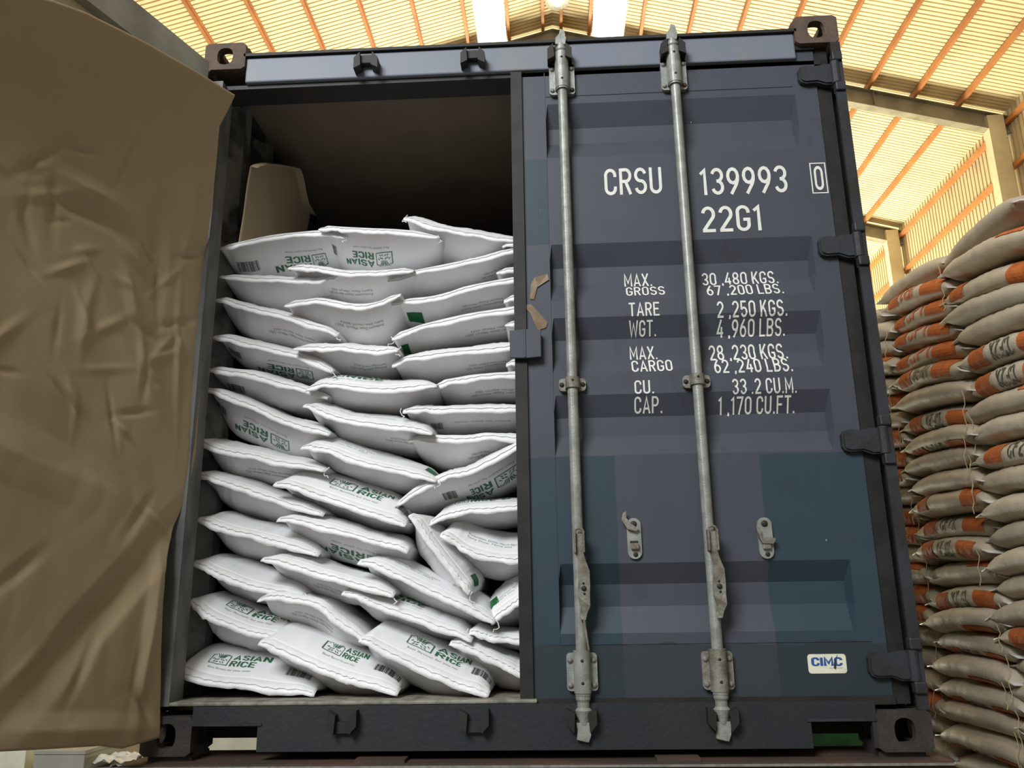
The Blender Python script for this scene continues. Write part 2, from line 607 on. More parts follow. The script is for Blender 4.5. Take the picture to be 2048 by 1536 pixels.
def clear_sheet():
    m, nt, b = nodes_of('translucent_skylight')
    b.inputs['Base Color'].default_value = (0.9, 0.88, 0.8, 1)
    b.inputs['Emission Color'].default_value = (1.0, 0.97, 0.80, 1)
    b.inputs['Emission Strength'].default_value = 1.5
    return m


M['skylight'] = clear_sheet()
for i, (x0, x1) in enumerate(((0.0, 0.6), (2.4, 3.05))):
    bm = bmesh.new()
    prism_y(bm, [(x0, rz(x0) + .03), (x1, rz(x1) + .03), (x1, rz(x1) + .034), (x0, rz(x0) + .034)], Y0, Y1)
    tag(obj('window_%d' % (i + 1), bm, M['skylight']), 'translucent white skylight strip along the %s slope of the ridge' % ('left', 'right')[i], kind='structure')


def side_wall(name, x, sg):
    w = tag(empty(name, (x, 12, FLOOR_Z)), kind='structure')
    obj('wall_sheet', corrugated(bmesh.new(), Y0, Y1, 0.14, lambda a, h, s: (x + sg * h, a, (FLOOR_Z, EZ + .02)[s]), 0.035), M['wall_sheet'], w)
    for z in (9.48, 8.54, 7.2, 5.6, 4.0, 2.4, 0.8):
        obj('girt', BX(x - sg * .09 if sg > 0 else x + .005, x - .005 if sg > 0 else x + .09, Y0, Y1, z - .05, z + .05), M['purlin'], w)
    for y in (-3.4, 1.8, 7.0, 12.25, 17.45, 22.65, 27.85):
        bm = bmesh.new()
        xa, xb = (x - .42, x - .1) if sg > 0 else (x + .1, x + .42)
        box(bm, xa, xb, y - .11, y + .11, FLOOR_Z, EZ - .12, .006)
        obj('column', bm, M['column'], w)
    return w


side_wall('wall_right', EX, 1)
side_wall('wall_left', LX, -1)
bm = bmesh.new()
prism_y(bm, [(LX - .05, FLOOR_Z), (EX + .05, FLOOR_Z), (EX + .05, EZ), (RX, RZ + .05), (LX - .05, EZ)], Y1, Y1 + .1)
tag(obj('wall_back', bm, M['wall_sheet']), kind='structure')
tag(obj('floor', BX(-16, 20, -22, Y1 + .1, FLOOR_Z - .2, FLOOR_Z), M['concrete']), kind='structure')

# ------------------------------------------------------------------ shipping container
CW, CH, CL = 2.438, 2.591, 6.058
cont = tag(empty('shipping_container', (CW / 2, CL / 2, 0)),
           'navy shipping container with one door open, loaded with white sacks, standing on the rusty chassis', 'shipping container')


def plate_with_hole(bm, o, u, v, n, w, h, t, hw, hh, rw):
    """slab w x h at o spanned by u, v, thickness t along n, with an obround hole (half sizes hw, hh)."""
    o, u, v, n = map(Vector, (o, u, v, n))
    K = 32
    outer, inner = [], []
    for k in range(K):
        t0 = 2 * math.pi * (k + .5) / K
        c, s = math.cos(t0), math.sin(t0)
        m = max(abs(c), abs(s))
        outer.append((w / 2 + c / m * w / 2, h / 2 + s / m * h / 2))
        inner.append((w / 2 + hw * math.copysign(abs(c) ** rw, c), h / 2 + hh * math.copysign(abs(s) ** rw, s)))
    P = lambda q, d: bm.verts.new(o + u * q[0] + v * q[1] + n * d)
    A, B = [P(q, 0) for q in outer], [P(q, 0) for q in inner]
    C, D = [P(q, t) for q in outer], [P(q, t) for q in inner]
    for k in range(K):
        j = (k + 1) % K
        for f in ((A[k], A[j], B[j], B[k]), (C[k], D[k], D[j], C[j]), (B[k], B[j], D[j], D[k]), (A[k], C[k], C[j], A[j])):
            bm.faces.new(f)


def casting(x0, y0, z0, top):
    """hollow ISO corner block 162 x 178 x 118 with slotted faces."""
    bm = bmesh.new()
    w, d, h, t = .162, .178, .118, .024
    e = .0006
    H1 = (.031, .037, .78)
    for yy in (y0, y0 + d - t):
        plate_with_hole(bm, (x0, yy, z0), (1, 0, 0), (0, 0, 1), (0, 1, 0), w, h, t, *H1)
    for xx in (x0 + e, x0 + w - t - e):
        plate_with_hole(bm, (xx, y0 + t, z0 + e), (0, 1, 0), (0, 0, 1), (1, 0, 0), d - 2 * t, h - 2 * e, t, .036, .034, .8)
    for zz, big in ((z0 + 2 * e, not top), (z0 + h - t - 2 * e, top)):
        plate_with_hole(bm, (x0 + t, y0 + t, zz), (1, 0, 0), (0, 1, 0), (0, 0, 1), w - 2 * t, d - 2 * t, t, *((.034, .055, .7) if big else (.004, .004, 1)))
    bmesh.ops.recalc_face_normals(bm, faces=bm.faces)
    return bm


for ix in (0, 1):
    for iy in (0, 1):
        for iz in (0, 1):
            obj('corner_casting', casting(ix * (CW - .162), iy * (CL - .178), iz * (CH - .118), iz),
                M['rust'] if iz else M['dark_rust'], cont)

# front-face frame
bm = bmesh.new()
box(bm, .162, CW - .162, .012, .10, 2.418, 2.528, .006)
obj('header_beam', bm, M['header'], cont)
obj('header_cap', BX(.155, CW - .155, .0, .16, 2.528, 2.54), M['black_steel'], cont)
obj('header_underside', BX(.07, CW - .07, .03, .14, 2.40, 2.417), M['black_steel'], cont)
bm = bmesh.new()
prism_y(bm, [(.162, .088), (.162, .146), (CW - .162, .146), (CW - .162, .012), (2.262, .012), (2.262, .088), (2.08, .088), (2.08, .012), (.372, .012), (.372, .088)], .0, .022)
box(bm, .163, CW - .163, .0225, .10, .130, .1455)
obj('door_sill', bm, M['sill'], cont)
for x0, x1 in ((.20, .385), (2.068, 2.275)):
    obj('pocket_lip', BX(x0, x1, -.004, .008, .088, .096), M['steel_dark'], cont)
obj('threshold', BX(.07, 1.25, .001, .16, .1465, .158, .004), M['sill_top'], cont)
for sx in (0, 1):
    bm = bmesh.new()
    mx = (lambda x: x) if sx == 0 else (lambda x: CW - x)
    def b2(a, b, *r):
        x0, x1 = sorted((mx(a), mx(b)))
        box(bm, x0, x1, *r)
    b2(.0, .012, .0, .16, .118, CH - .118)
    b2(.0005, .028 if sx == 0 else .036, -.001, .011, .119, CH - .119)
    obj('corner_post', bm, M['steel_dark'] if sx == 0 else M['steel_dark'], cont)
    bm = bmesh.new()
    if sx == 0:
        b2(.0285, .082, .0, .012, .147, CH - .17)
        b2(.074, .0815, .0125, .10, .147, CH - .17)
    else:
        b2(.062, .078, .086, .10, .147, CH - .17)
        b2(.0785, .112, .090, .10, .15, CH - .17)
    obj('door_jamb', bm, M['post_grey'] if sx == 0 else M['gasket'], cont)
    # corrugated side wall
    bm = bmesh.new()
    x = .03 if sx == 0 else CW - .03
    pa = None
    y = .12
    prof = []
    while y < CL - .36:
        prof += [(y, 0), (y + .07, 0), (y + .138, 1), (y + .208, 1)]
        y += .276
    for yy, k in prof:
        xx = x + (.045 * k if sx == 0 else -.045 * k)
        va, vb = bm.verts.new((xx, yy, .13)), bm.verts.new((xx, yy, CH - .10))
        if pa: bm.faces.new((pa, va, vb, pb))
        pa, pb = va, vb
    obj('side_wall', bm, M['inside_wall'], cont)
    bm = bmesh.new()
    b2(.005, .065, .17, CL - .17, CH - .13, CH - .05)
    obj('top_rail', bm, M['steel_dark'], cont)
    bm = bmesh.new()
    b2(.005, .055, .17, CL - .17, .03, .16)
    obj('bottom_rail', bm, M['steel_dark'], cont)
obj('roof_panel', BX(.03, CW - .03, .12, CL - .1, 2.50, 2.515), M['ceiling_in'], cont)
for y in (.29, .75, 1.25):
    obj('cross_member', BX(.06, CW - .06, y, y + .045, .012, .124), M['black_steel'], cont)
obj('end_wall', BX(.006, CW - .006, CL - .19, CL - .10, .02, CH - .03), M['inside_wall'], cont)
obj('floor_deck', BX(.06, CW - .06, .10, CL - .12, .125, .156), M['plywood'], cont)


def bar_keeper(x, z, up):
    """forked cam keeper welded to the frame."""
    bm = bmesh.new()
    s = 1 if up else -1
    for sx in (-1, 1):
        pts = [(x + sx * .020, z - s * .020), (x + sx * .046, z - s * .034), (x + sx * .046, z + s * .012), (x + sx * .024, z + s * .036)]
        prism_y(bm, pts, -.034, .012)
    box(bm, x - .03, x + .03, -.016, .012, min(z, z + s * .034), max(z, z + s * .034))
    return bm


for x in (.645, 1.055, 1.385, 1.812):
    obj('bar_keeper', bar_keeper(x, 2.462, True), M['black_steel'], cont)
    obj('bar_keeper', bar_keeper(x, .100, False), M['black_steel'], cont)

# ---- the closed right door
YD = .030          # outer skin of the door panel
door = empty('door', (CW - .02, YD, .13))
door.parent = cont
door.location = Vector((CW - .02, YD, .13)) - base_of(cont)
REC = [(2.276, 2.190, 2.125, 2.049), (1.699, 1.620, 1.555, 1.482), (1.418, 1.345, 1.283, 1.216), (1.136, 1.063, .997, .925), (.569, .503, .433, .351)]
DEP = .036
RXA, RXB = 1.325, 2.262
FOLDS = sorted([z for r in REC for z in r])


def zin(z):
    for a, b, c, d in REC:
        if d <= z <= a:
            if z > b: return (a - z) / (a - b)
            if z < c: return (z - d) / (c - d)
            return 1.0
    return 0.0


def door_y(x, z):
    k = min(1, max(0, (x - RXA) / .009), max(0, (RXB - x) / .014))
    return YD + DEP * zin(z) * k


bm = bmesh.new()
xs = [1.236, 1.325, 1.334, 2.248, 2.262, 2.345]
zs = sorted([.155, 2.462] + FOLDS)
g = [[bm.verts.new((x, door_y(x, z), z)) for z in zs] for x in xs]
for i in range(len(xs) - 1):
    for j in range(len(zs) - 1):
        bm.faces.new((g[i][j], g[i + 1][j], g[i + 1][j + 1], g[i][j + 1]))
box(bm, 1.236, 1.30, .034, .085, .16, 2.455)
box(bm, 2.285, 2.345, .034, .085, .16, 2.455)
box(bm, 1.236, 2.345, .070, .085, .16, 2.455)
# seam welds above the first and below the last recess, and beside the stile
box(bm, 1.326, 2.255, YD - .0022, YD + .001, 2.308, 2.312)
box(bm, 1.326, 2.30, YD - .0022, YD + .001, .317, .321)
box(bm, 1.3235, 1.3265, YD - .0018, YD + .001, .32, 2.456)
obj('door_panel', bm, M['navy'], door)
bm = bmesh.new()
for a in ((1.196, 1.238, .018, .095, .132, 2.496), (2.345, 2.398, .036, .075, .132, 2.496), (1.236, 2.347, .020, .095, 2.460, 2.496), (1.236, 2.347, .020, .095, .132, .157)):
    box(bm, *a)
obj('gasket', bm, M['gasket'], door)


def adj(x, z, y=YD):
    k = (CAM.y - y) / (CAM.y - .05)
    return CAM.x + (x - CAM.x) * k, CAM.z + (z - CAM.z) * k


def on_door(geo, x0, x1, z0, z1, name, m, lift=.0012, fix=True, weight_fix=True):
    if fix:
        x0, z0 = adj(x0, z0)
        x1, z1 = adj(x1, z1)
    bm = to_bm(geo)
    for v in bm.verts:
        v.co.x = x0 + v.co.x * (x1 - x0)
        v.co.z = z0 + v.co.y * (z1 - z0)
        v.co.y = 0
    cut(bm, 2, [z for z in FOLDS if z0 < z < z1])
    part = {}
    for n, isl in enumerate(islands(bm)):
        for v in isl: part[v] = n
    for v in bm.verts:
        v.co.y = door_y(v.co.x, v.co.z) - lift - .00012 * (part[v] % 5)
    for f in bm.faces:
        if f.normal.y > 0: f.normal_flip()
    return obj(name, bm, m, door)


LINES = [('CRSU', 1.537, 1.748, 1.898, 2.005), ('139993', 1.886, 2.203, 1.884, 1.992), ('0', 2.302, 2.334, 1.888, 1.984), ('22G1', 1.882, 2.094, 1.736, 1.837),
         ('MAX.', 1.594, 1.693, 1.547, 1.598), ('GROSS', 1.597, 1.735, 1.504, 1.543), ('30 ,480 KGS.', 1.873, 2.142, 1.541, 1.592), ('67 ,200 LBS.', 1.882, 2.150, 1.493, 1.538),
         ('TARE', 1.602, 1.709, 1.423, 1.474), ('WGT.', 1.601, 1.696, 1.357, 1.410), ('2 ,250 KGS.', 1.911, 2.154, 1.410, 1.469), ('4 ,960 LBS.', 1.908, 2.147, 1.346, 1.404),
         ('MAX.', 1.600, 1.696, 1.271, 1.321), ('CARGO', 1.602, 1.743, 1.219, 1.266), ('28 ,230 KGS.', 1.877, 2.146, 1.258, 1.318), ('62 ,240 LBS.', 1.885, 2.152, 1.206, 1.260),
         ('CU.', 1.607, 1.673, 1.140, 1.188), ('CAP.', 1.605, 1.701, 1.077, 1.131), ('33 .2 CU.M.', 1.941, 2.158, 1.130, 1.184), ('1 ,170 CU.FT.', 1.892, 2.152, 1.066, 1.123)]
for s, x0, x1, z0, z1 in LINES:
    on_door(stroke_geo(s), x0, x1, z0, z1, 'painted_lettering', M['white_letter'])


def frame_geo(t, u):
    v = [(0, 0), (1, 0), (1, 1), (0, 1), (t, u), (1 - t, u), (1 - t, 1 - u), (t, 1 - u)]
    return v, [(0, 1, 5, 4), (1, 2, 6, 5), (2, 3, 7, 6), (3, 0, 4, 7)]


on_door(frame_geo(.075, .033), 2.289, 2.347, 1.874, 1.998, 'painted_lettering', M['white_letter'])


def rounded(n=6, rx=.08, ry=.16):
    v = []
    for cx, cz, a0 in ((1 - rx, 1 - ry, 0), (rx, 1 - ry, 90), (rx, ry, 180), (1 - rx, ry, 270)):
        for k in range(n):
            a = math.radians(a0 + 90 * k / (n - 1))
            v.append((cx + rx * math.cos(a), cz + ry * math.sin(a)))
    return v


sx0, sx1, sz0, sz1 = 2.102, 2.221, .2215, .2795
st = on_door((rounded(), [tuple(range(24))]), sx0, sx1, sz0, sz1, 'maker_sticker', M['sticker'])
st['label'] = 'cream sticker with blue letters'
bw, bh = sx1 - sx0, sz1 - sz0
on_door(stroke_geo('CIMC', .10), sx0 + .09 * bw, sx0 + .90 * bw, sz0 + .40 * bh, sz0 + .82 * bh, 'sticker_lettering', M['sticker_blue'], .002)
on_door(text_geo('www.cimc.com'), sx0 + .54 * bw, sx0 + .90 * bw, sz0 + .25 * bh, sz0 + .33 * bh, 'sticker_lettering', M['print_pale'], .002)
on_door(([(0, .1), (.35, 0), (.55, .35), (.3, .4), (.6, .7), (1, 1), (.45, .72), (.1, .4)], [(0, 1, 2, 3), (3, 2, 4), (3, 4, 5, 6), (3, 6, 7, 0)]),
        sx0 + .66 * bw, sx0 + .80 * bw, sz0 + .2 * bh, sz0 + 1.0 * bh, 'sticker_tear', M['navy'], .0026)

# left-over tape on the door edge
for pts in ([(1.257, 1.55), (1.272, 1.575), (1.317, 1.586), (1.322, 1.563), (1.28, 1.536), (1.267, 1.489), (1.253, 1.493)],
            [(1.222, 1.470), (1.256, 1.472), (1.313, 1.403), (1.307, 1.383), (1.277, 1.373), (1.252, 1.44)]):
    bm = bmesh.new()
    prism_y(bm, pts, YD - .003, YD + .0005)
    for v in bm.verts:
        if v.co.y < YD - .001: v.co.y -= .003 * abs(noise.noise(v.co * 40))
    obj('tape_scrap', bm, M['tape'], door)['label'] = 'torn brown packing tape'

# edge keeper plate folded over the closing edge
bm = bmesh.new()
prism_y(bm, [(1.180, 1.268), (1.232, 1.264), (1.288, 1.268), (1.289, 1.366), (1.236, 1.370), (1.180, 1.366)], -.004, .010)
box(bm, 1.240, 1.288, .010, .031, 1.275, 1.36)
box(bm, 1.228, 1.236, -.007, .0, 1.266, 1.369)
bmesh.ops.bevel(bm, geom=[e for e in bm.edges], offset=.0015, segments=1, affect='EDGES')
obj('edge_plate', bm, M['navy'], door)

# locking bars with cams, brackets, handles
YB = -.004


def lathe(bm, x, y, prof, n=18):
    rings = []
    for z, r in prof:
        rings.append([bm.verts.new((x + r * math.cos(2 * math.pi * k / n), y + r * math.sin(2 * math.pi * k / n), z)) for k in range(n)])
    for a, b in zip(rings, rings[1:]):
        for k in range(n):
            bm.faces.new((a[k], a[(k + 1) % n], b[(k + 1) % n], b[k]))
    bm.faces.new(rings[0][::-1])
    bm.faces.new(rings[-1])


def dome(bm, x, y, z, r, d):
    """bolt head facing the viewer."""
    n = 12
    prev = None
    for q in range(4):
        a = q / 3 * math.pi / 2
        rr, yy = r * math.cos(a), y - d * math.sin(a)
        if q == 3:
            c = bm.verts.new((x, yy, z))
            for k in range(n): bm.faces.new((prev[k], prev[(k + 1) % n], c))
        else:
            ring = [bm.verts.new((x + rr * math.cos(2 * math.pi * k / n), yy, z + rr * math.sin(2 * math.pi * k / n))) for k in range(n)]
            if prev:
                for k in range(n): bm.faces.new((prev[k], prev[(k + 1) % n], ring[(k + 1) % n], ring[k]))
            prev = ring


def rplate(bm, x0, x1, z0, z1, y0, y1, r):
    pts = []
    for cx, cz, a0 in ((x1 - r, z1 - r, 0), (x0 + r, z1 - r, 90), (x0 + r, z0 + r, 180), (x1 - r, z0 + r, 270)):
        for k in range(5):
            a = math.radians(a0 + 22.5 * k)
            pts.append((cx + r * math.cos(a), cz + r * math.sin(a)))
    prism_y(bm, pts, y0, y1)


def sleeve(bm, x, z0, z1, r):
    """half-round bracket body."""
    n = 12
    pts = [(x + r * math.cos(math.pi * k / n), YB - r * math.sin(math.pi * k / n)) for k in range(n + 1)] + [(x - r, .018), (x + r, .018)]
    prism(bm, pts, lambda a, b: (a, b, z0), lambda a, b: (a, b, z1))


def bracket(name, x, z0, z1, s0, s1, m, hw=.048, r=.0265):
    bm = bmesh.new()
    rplate(bm, x - hw, x + hw, z0, z1, .012, .030, .012)
    sleeve(bm, x, s0, s1, r)
    bmesh.ops.remove_doubles(bm, verts=bm.verts, dist=1e-5)
    b = obj(name, bm, m, door)
    return b


for bi, x in enumerate((1.392, 1.814)):
    dirty = bi == 1
    bm = bmesh.new()
    lathe(bm, x, YB, [(.085, .016), (.10, .019), (.118, .024), (.126, .026), (.134, .019), (.150, .019), (.158, .023), (.17, .023), (.172, .0178), (2.44, .0178), (2.445, .021), (2.475, .019), (2.482, .023), (2.492, .023), (2.498, .016), (2.51, .015)])
    # cams hooked behind the keepers
    prism_y(bm, [(x - .022, 2.508), (x + .016, 2.505), (x + .020, 2.535), (x + .004, 2.558), (x - .006, 2.552), (x - .020, 2.535)], YB - .012, YB + .012)
    prism_y(bm, [(x - .008, 2.545), (x + .018, 2.548), (x + .014, 2.572), (x - .002, 2.578)], YB - .006, YB + .026)
    prism_y(bm, [(x - .024, .092), (x - .020, .072), (x - .024, .044), (x + .012, .036), (x + .020, .055), (x + .022, .092)], YB - .014, YB + .012)
    prism_y(bm, [(x - .018, .040), (x + .006, .034), (x + .010, .050), (x - .016, .054)], YB - .004, YB + .03)
    obj('locking_bar', bm, M['galv'], door, smooth=False)
    for o in (door.children[-1],):
        for p in o.data.polygons: p.use_smooth = len(p.vertices) == 4 and p.area < .2 and abs(p.normal.z) < .9 and p.area > 1e-5
    for (z0, z1, s0, s1) in ((2.305, 2.436, 2.318, 2.470), (.180, .294, .176, .302)):
        top = z0 > 1
        b = bracket('bar_bracket', x, z0, z1, s0, s1, M['galv'] if top or not dirty else M['galv_dirty'])
        for sx in (-1, 1):
            for zz in (z0 + .017, z1 - .022):
                odd = top and sx > 0 and zz < 2.35
                bm = bmesh.new()
                dome(bm, x + sx * .037, .012, zz, .0095, .008)
                obj('bracket_bolt', bm, (M['rust_bolt'] if bi else M['hole']) if odd else M['bolt'], door)
        for zz in (s0 + .03, s1 - .03):
            bm = bmesh.new()
            dome(bm, x, YB - .0255, zz, .0052, .0035)
            obj('bracket_rivet', bm, M['hole'], door)
        bm = bmesh.new()
        lathe(bm, x, YB, [(s0 - .007, .0245), (s0, .0245)])
        obj('bar_collar', bm, M['galv'], door)
    b = bracket('bar_bracket', x, 1.147, 1.191, 1.152, 1.190, M['galv_dirty'], .046, .024)
    for bx, by, bz, br in ((x - .036, .012, 1.169, .0085), (x + .036, .012, 1.169, .0085), (x, YB - .023, 1.176, .0048)):
        bm = bmesh.new()
        dome(bm, bx, by, bz, br, br * .7)
        obj('bracket_bolt', bm, M['hole'], door)
    # folded handle hanging down along the bar
    bm = bmesh.new()
    hx = x + (.004 if bi == 0 else .006)
    for sx in (-1, 1):
        box(bm, hx + sx * .014 - .003, hx + sx * .014 + .003, YB - .045, YB - .005, .600, .668, .002, 1)
    tube(bm, [(hx - .015, YB - .032, .664), (hx - .010, YB - .034, .674), (hx, YB - .034, .679), (hx + .010, YB - .034, .674), (hx + .015, YB - .032, .664)], .004, 8)
    obj('handle_hub', bm, M['galv_dirty'], door)
    path = [(0, .662, .010), (.002, .60, .010), (.006, .575, .013), (.012, .545, .017), (.010, .50, .019), (.008, .465, .019), (.012, .435, .015), (.006, .415, .011), (.004, .395, .008)]
    bm = bmesh.new()
    rows = []
    for k, (dx, z, hw) in enumerate(path):
        yy = YB - .030 - (.006 if 2 < k < 7 else 0)
        tw = .5 if k in (2, 3) else (-.5 if k in (6, 7) else 0)
        rows.append([bm.verts.new((hx + dx + sx * hw, yy + tw * sx * .010 + dy, z)) for sx, dy in ((-1, 0), (1, 0), (1, .008), (-1, .008))])
    for a, b in zip(rows, rows[1:]):
        for k in range(4):
            bm.faces.new((a[k], a[(k + 1) % 4], b[(k + 1) % 4], b[k]))
    bm.faces.new(rows[0])
    bm.faces.new(rows[-1][::-1])
    bmesh.ops.recalc_face_normals(bm, faces=bm.faces)
    if bi == 0:
        tube(bm, [(hx + .006, YB - .026, .40), (hx + .012, YB - .024, .35), (hx + .018, YB - .022, .305)], [.004, .0035, .003], 8)
    obj('door_handle', bm, M['galv_dirty'], door)
    for dx, zz, br in ((.009, .490, .0085), (.008, .506, .004), (.010, .474, .004)):
        bm = bmesh.new()
        dome(bm, hx + dx, YB - .037, zz, br, br * .6)
        obj('handle_rivet', bm, M['hole'], door)

# handle catches on the panel
for ci, (x, z) in enumerate(((1.577, .647), (2.000, .641))):
    bm = bmesh.new()
    rplate(bm, x - .023, x + .023, z - .066, z + .066, .020, .030, .0225)
    obj('handle_catch', bm, M['galv'], door)
    obj('catch_lug', BX(x - .013, x + .013, .008, .0195, z - .036, z - .016, .003), M['galv_dirty'], door)
    obj('catch_slot', BX(x - .014, x + .012, .0185, .0205, z - .0155, z - .008), M['hole'], door)
    for dx, dz, br in ((0, .046, .011), (.002, -.052, .008)):
        bm = bmesh.new()
        dome(bm, x + dx, .020, z + dz, br, br * .5)
        obj('catch_rivet', bm, M['hole'], door)
    bm = bmesh.new()
    if ci == 0:
        prism_y(bm, [(x - .022, z + .030), (x + .004, z + .022), (x + .016, z + .030), (x - .010, z + .046), (x - .024, z + .066), (x - .024, z + .088), (x - .034, z + .082), (x - .040, z + .060)], .006, .014)
    else:
        prism_y(bm, [(x - .032, z + .040), (x - .018, z + .028), (x - .016, z - .002), (x + .012, z + .002), (x + .028, z - .004), (x + .020, z - .020), (x - .014, z - .018), (x - .024, z + .0)], .004, .016)
    obj('catch_flap', bm, M['galv_dirty'], door)

# hinges
for zc in (2.343, 1.648, .951, .246):
    bm = bmesh.new()
    prof = [(2.276, .022), (2.284, .034), (2.305, .040), (2.34, .036), (2.372, .042), (2.408, .044), (2.408, -.044), (2.372, -.046), (2.34, -.034), (2.30, -.036), (2.282, -.030), (2.276, -.018)]
    prism_y(bm, [(a, zc + b) for a, b in prof], .004, .034)
    bmesh.ops.bevel(bm, geom=[e for e in bm.edges if all(v.co.y < .01 for v in e.verts)], offset=.006, segments=2, affect='EDGES')
    tube(bm, [(2.41, .006, zc - .045), (2.41, .006, zc + .045)], .017, 14)
    h = obj('hinge', bm, M['steel_dark'], door)
    for s in (-1, 1):
        obj('hinge_lug', BX(2.399, 2.437, -.012, .02, zc + s * .064 - .018, zc + s * .064 + .018, .005), M['steel_dark'], cont)

# ---- the open left door, swung out past square
TD = Vector((-.333, -.943, 0))
NM = Vector((.943, -.333, 0))


def od(s, c, z):
    return TD * s + NM * c + Vector((0, 0, z))


ldoor = empty('door', (0, 0, .13))
ldoor.parent = cont
ldoor.location = Vector((0, 0, .13)) - base_of(cont)


def obox(bm, s0, s1, c0, c1, z0, z1):
    vs = [bm.verts.new(od(s, c, z)) for s in (s0, s1) for c in (c0, c1) for z in (z0, z1)]
    for f in [(0, 1, 3, 2), (4, 6, 7, 5), (0, 4, 5, 1), (2, 3, 7, 6), (0, 2, 6, 4), (1, 5, 7, 3)]:
        bm.faces.new([vs[i] for i in f])
    bmesh.ops.recalc_face_normals(bm, faces=bm.faces)


bm = bmesh.new()
obox(bm, .02, 1.22, -.012, .045, 2.35, 2.482)
obox(bm, .02, 1.22, -.012, .045, .135, .25)
obox(bm, .02, .10, -.012, .045, .25, 2.372)
obox(bm, 1.14, 1.22, -.012, .045, .25, 2.372)
obj('door_frame', bm, M['door_inner'], ldoor)
bm = bmesh.new()
obox(bm, .09, 1.15, -.008, .006, .24, 2.38)
obj('door_panel', bm, M['door_panel_in'], ldoor)
bm = bmesh.new()
obox(bm, .012, .022, -.004, .038, .14, 2.478)
obj('gasket', bm, M['door_inner'], ldoor)
for zc in (2.343, 1.648, .951, .246):
    bm = bmesh.new()
    tube(bm, [(-.018, -.012, zc - .045), (-.018, -.012, zc + .045)], .015, 12)
    prism(bm, [(-.03, zc - .035), (.14, zc - .03), (.14, zc + .03), (-.03, zc + .035)], lambda a, b: od(a, -.013, b), lambda a, b: od(a, -.022, b))
    obj('hinge', bm, M['steel_dark'], ldoor)

# ------------------------------------------------------------------ kraft paper over the open door
def interp(t, v):
    xs = [p[0] for p in t]
    ys = [p[1] for p in t]
    return float(np.interp(v, xs, ys))


def smooth01(t):
    t = min(1, max(0, t))
    return t * t * (3 - 2 * t)


P_RIGHT = [(.057, -.015), (.32, .014), (.552, .037), (.682, .009), (.801, -.033), (.977, -.059), (1.338, -.053), (1.604, -.048), (1.854, -.0), (2.04, .076), (2.114, .11), (2.238, .091)]
P_TOP = [(-.06, 2.25), (.091, 2.238), (.213, 2.222), (.469, 2.188), (.697, 2.145), (.799, 2.113), (.924, 2.056), (1.05, 1.99), (1.25, 1.88)]
P_BOT = [(-.06, .056), (-.01, .056), (.06, .052), (.135, .047), (.218, .067), (.384, .084), (.532, .10), (1.25, .15)]


def crease(s, z, s0, z0, ang, w, ln):
    """one sharp fold through (s0, z0)."""
    c, n = math.cos(ang), math.sin(ang)
    a = (s - s0) * c + (z - z0) * n
    b = -(s - s0) * n + (z - z0) * c
    return max(0, 1 - abs(b) / w) * math.exp(-(a / ln) ** 2)


rnd = random.Random(5)
CREASES = [(.25, .46, -.80, .075, .34, -.034), (.07, .38, -1.5, .035, .20, .018), (.20, 1.14, .86, .11, .26, .020), (.46, 1.70, .05, .045, .13, .026), (.46, 1.63, .0, .035, .12, -.020),
           (.20, 1.62, 1.45, .06, .16, -.020), (.30, 1.56, .35, .035, .07, .016), (.28, 1.42, 1.2, .035, .09, .018), (.16, 1.50, 1.5, .025, .14, -.012), (.06, 1.30, 1.5, .022, .22, .012),
           (.20, 1.33, .2, .022, .06, -.013), (.14, 1.26, -.5, .02, .07, .012), (.21, 1.17, 1.5, .02, .07, -.012), (.05, 1.66, -.5, .02, .06, -.013), (.1, 1.86, 1.25, .07, .16, .016),
           (.07, .16, .9, .02, .06, -.014), (.30, .12, .12, .05, .22, .014), (.55, .85, .2, .09, .3, .012), (.36, .86, .5, .12, .3, -.012), (.5, 1.95, 1.2, .12, .2, .010), (.08, .72, .6, .018, .07, .012)]
for _ in range(64):
    CREASES.append((rnd.uniform(0, .95), rnd.uniform(.15, 2.0) if rnd.random() < .5 else rnd.uniform(1.05, 1.75), rnd.uniform(-1.6, 1.6), rnd.uniform(.010, .028), rnd.uniform(.03, .09), rnd.choice((-1, 1)) * rnd.uniform(.005, .012)))


def paper_c(s, z):
    c = .065 + .20 * smooth01((z - 1.65) / .70)
    k = smooth01((2.05 - z) / .3)
    d = sum(h * crease(s, z, a, b, t, w, l) for a, b, t, w, l, h in CREASES)
    return c + d * k + .009 * fbm(s * 2.4 + 3, z * 1.8, 1.3, 2) + .004 * k * abs(noise.noise(Vector((s * 9, z * 7, 5))))


bm = bmesh.new()
NS, NZ = 150, 270
grid = []
for j in range(NZ + 1):
    row = []
    for i in range(NS + 1):
        u, v = i / NS, j / NZ
        s = u ** 1.15 * 1.25
        zb, zt = interp(P_BOT, s), interp(P_TOP, s)
        z = zb + (zt - zb) * v
        s_edge = interp(P_RIGHT, z)
        s = s_edge + (1.25 - s_edge) * u ** 1.15
        zb, zt = interp(P_BOT, s), interp(P_TOP, s)
        z = zb + (zt - zb) * v
        row.append(bm.verts.new(od(s, paper_c(s, z), z)))
    grid.append(row)
for j in range(NZ):
    for i in range(NS):
        bm.faces.new((grid[j][i], grid[j + 1][i], grid[j + 1][i + 1], grid[j][i + 1]))
ks = tag(obj('kraft_paper_sheet', bm, M['kraft'], None, True, (-.15, -.4, .06)),
         'large crumpled brown kraft paper sheet hanging over the open left door', 'paper sheet')
sm = ks.modifiers.new('thickness', 'SOLIDIFY')
sm.thickness = .0012

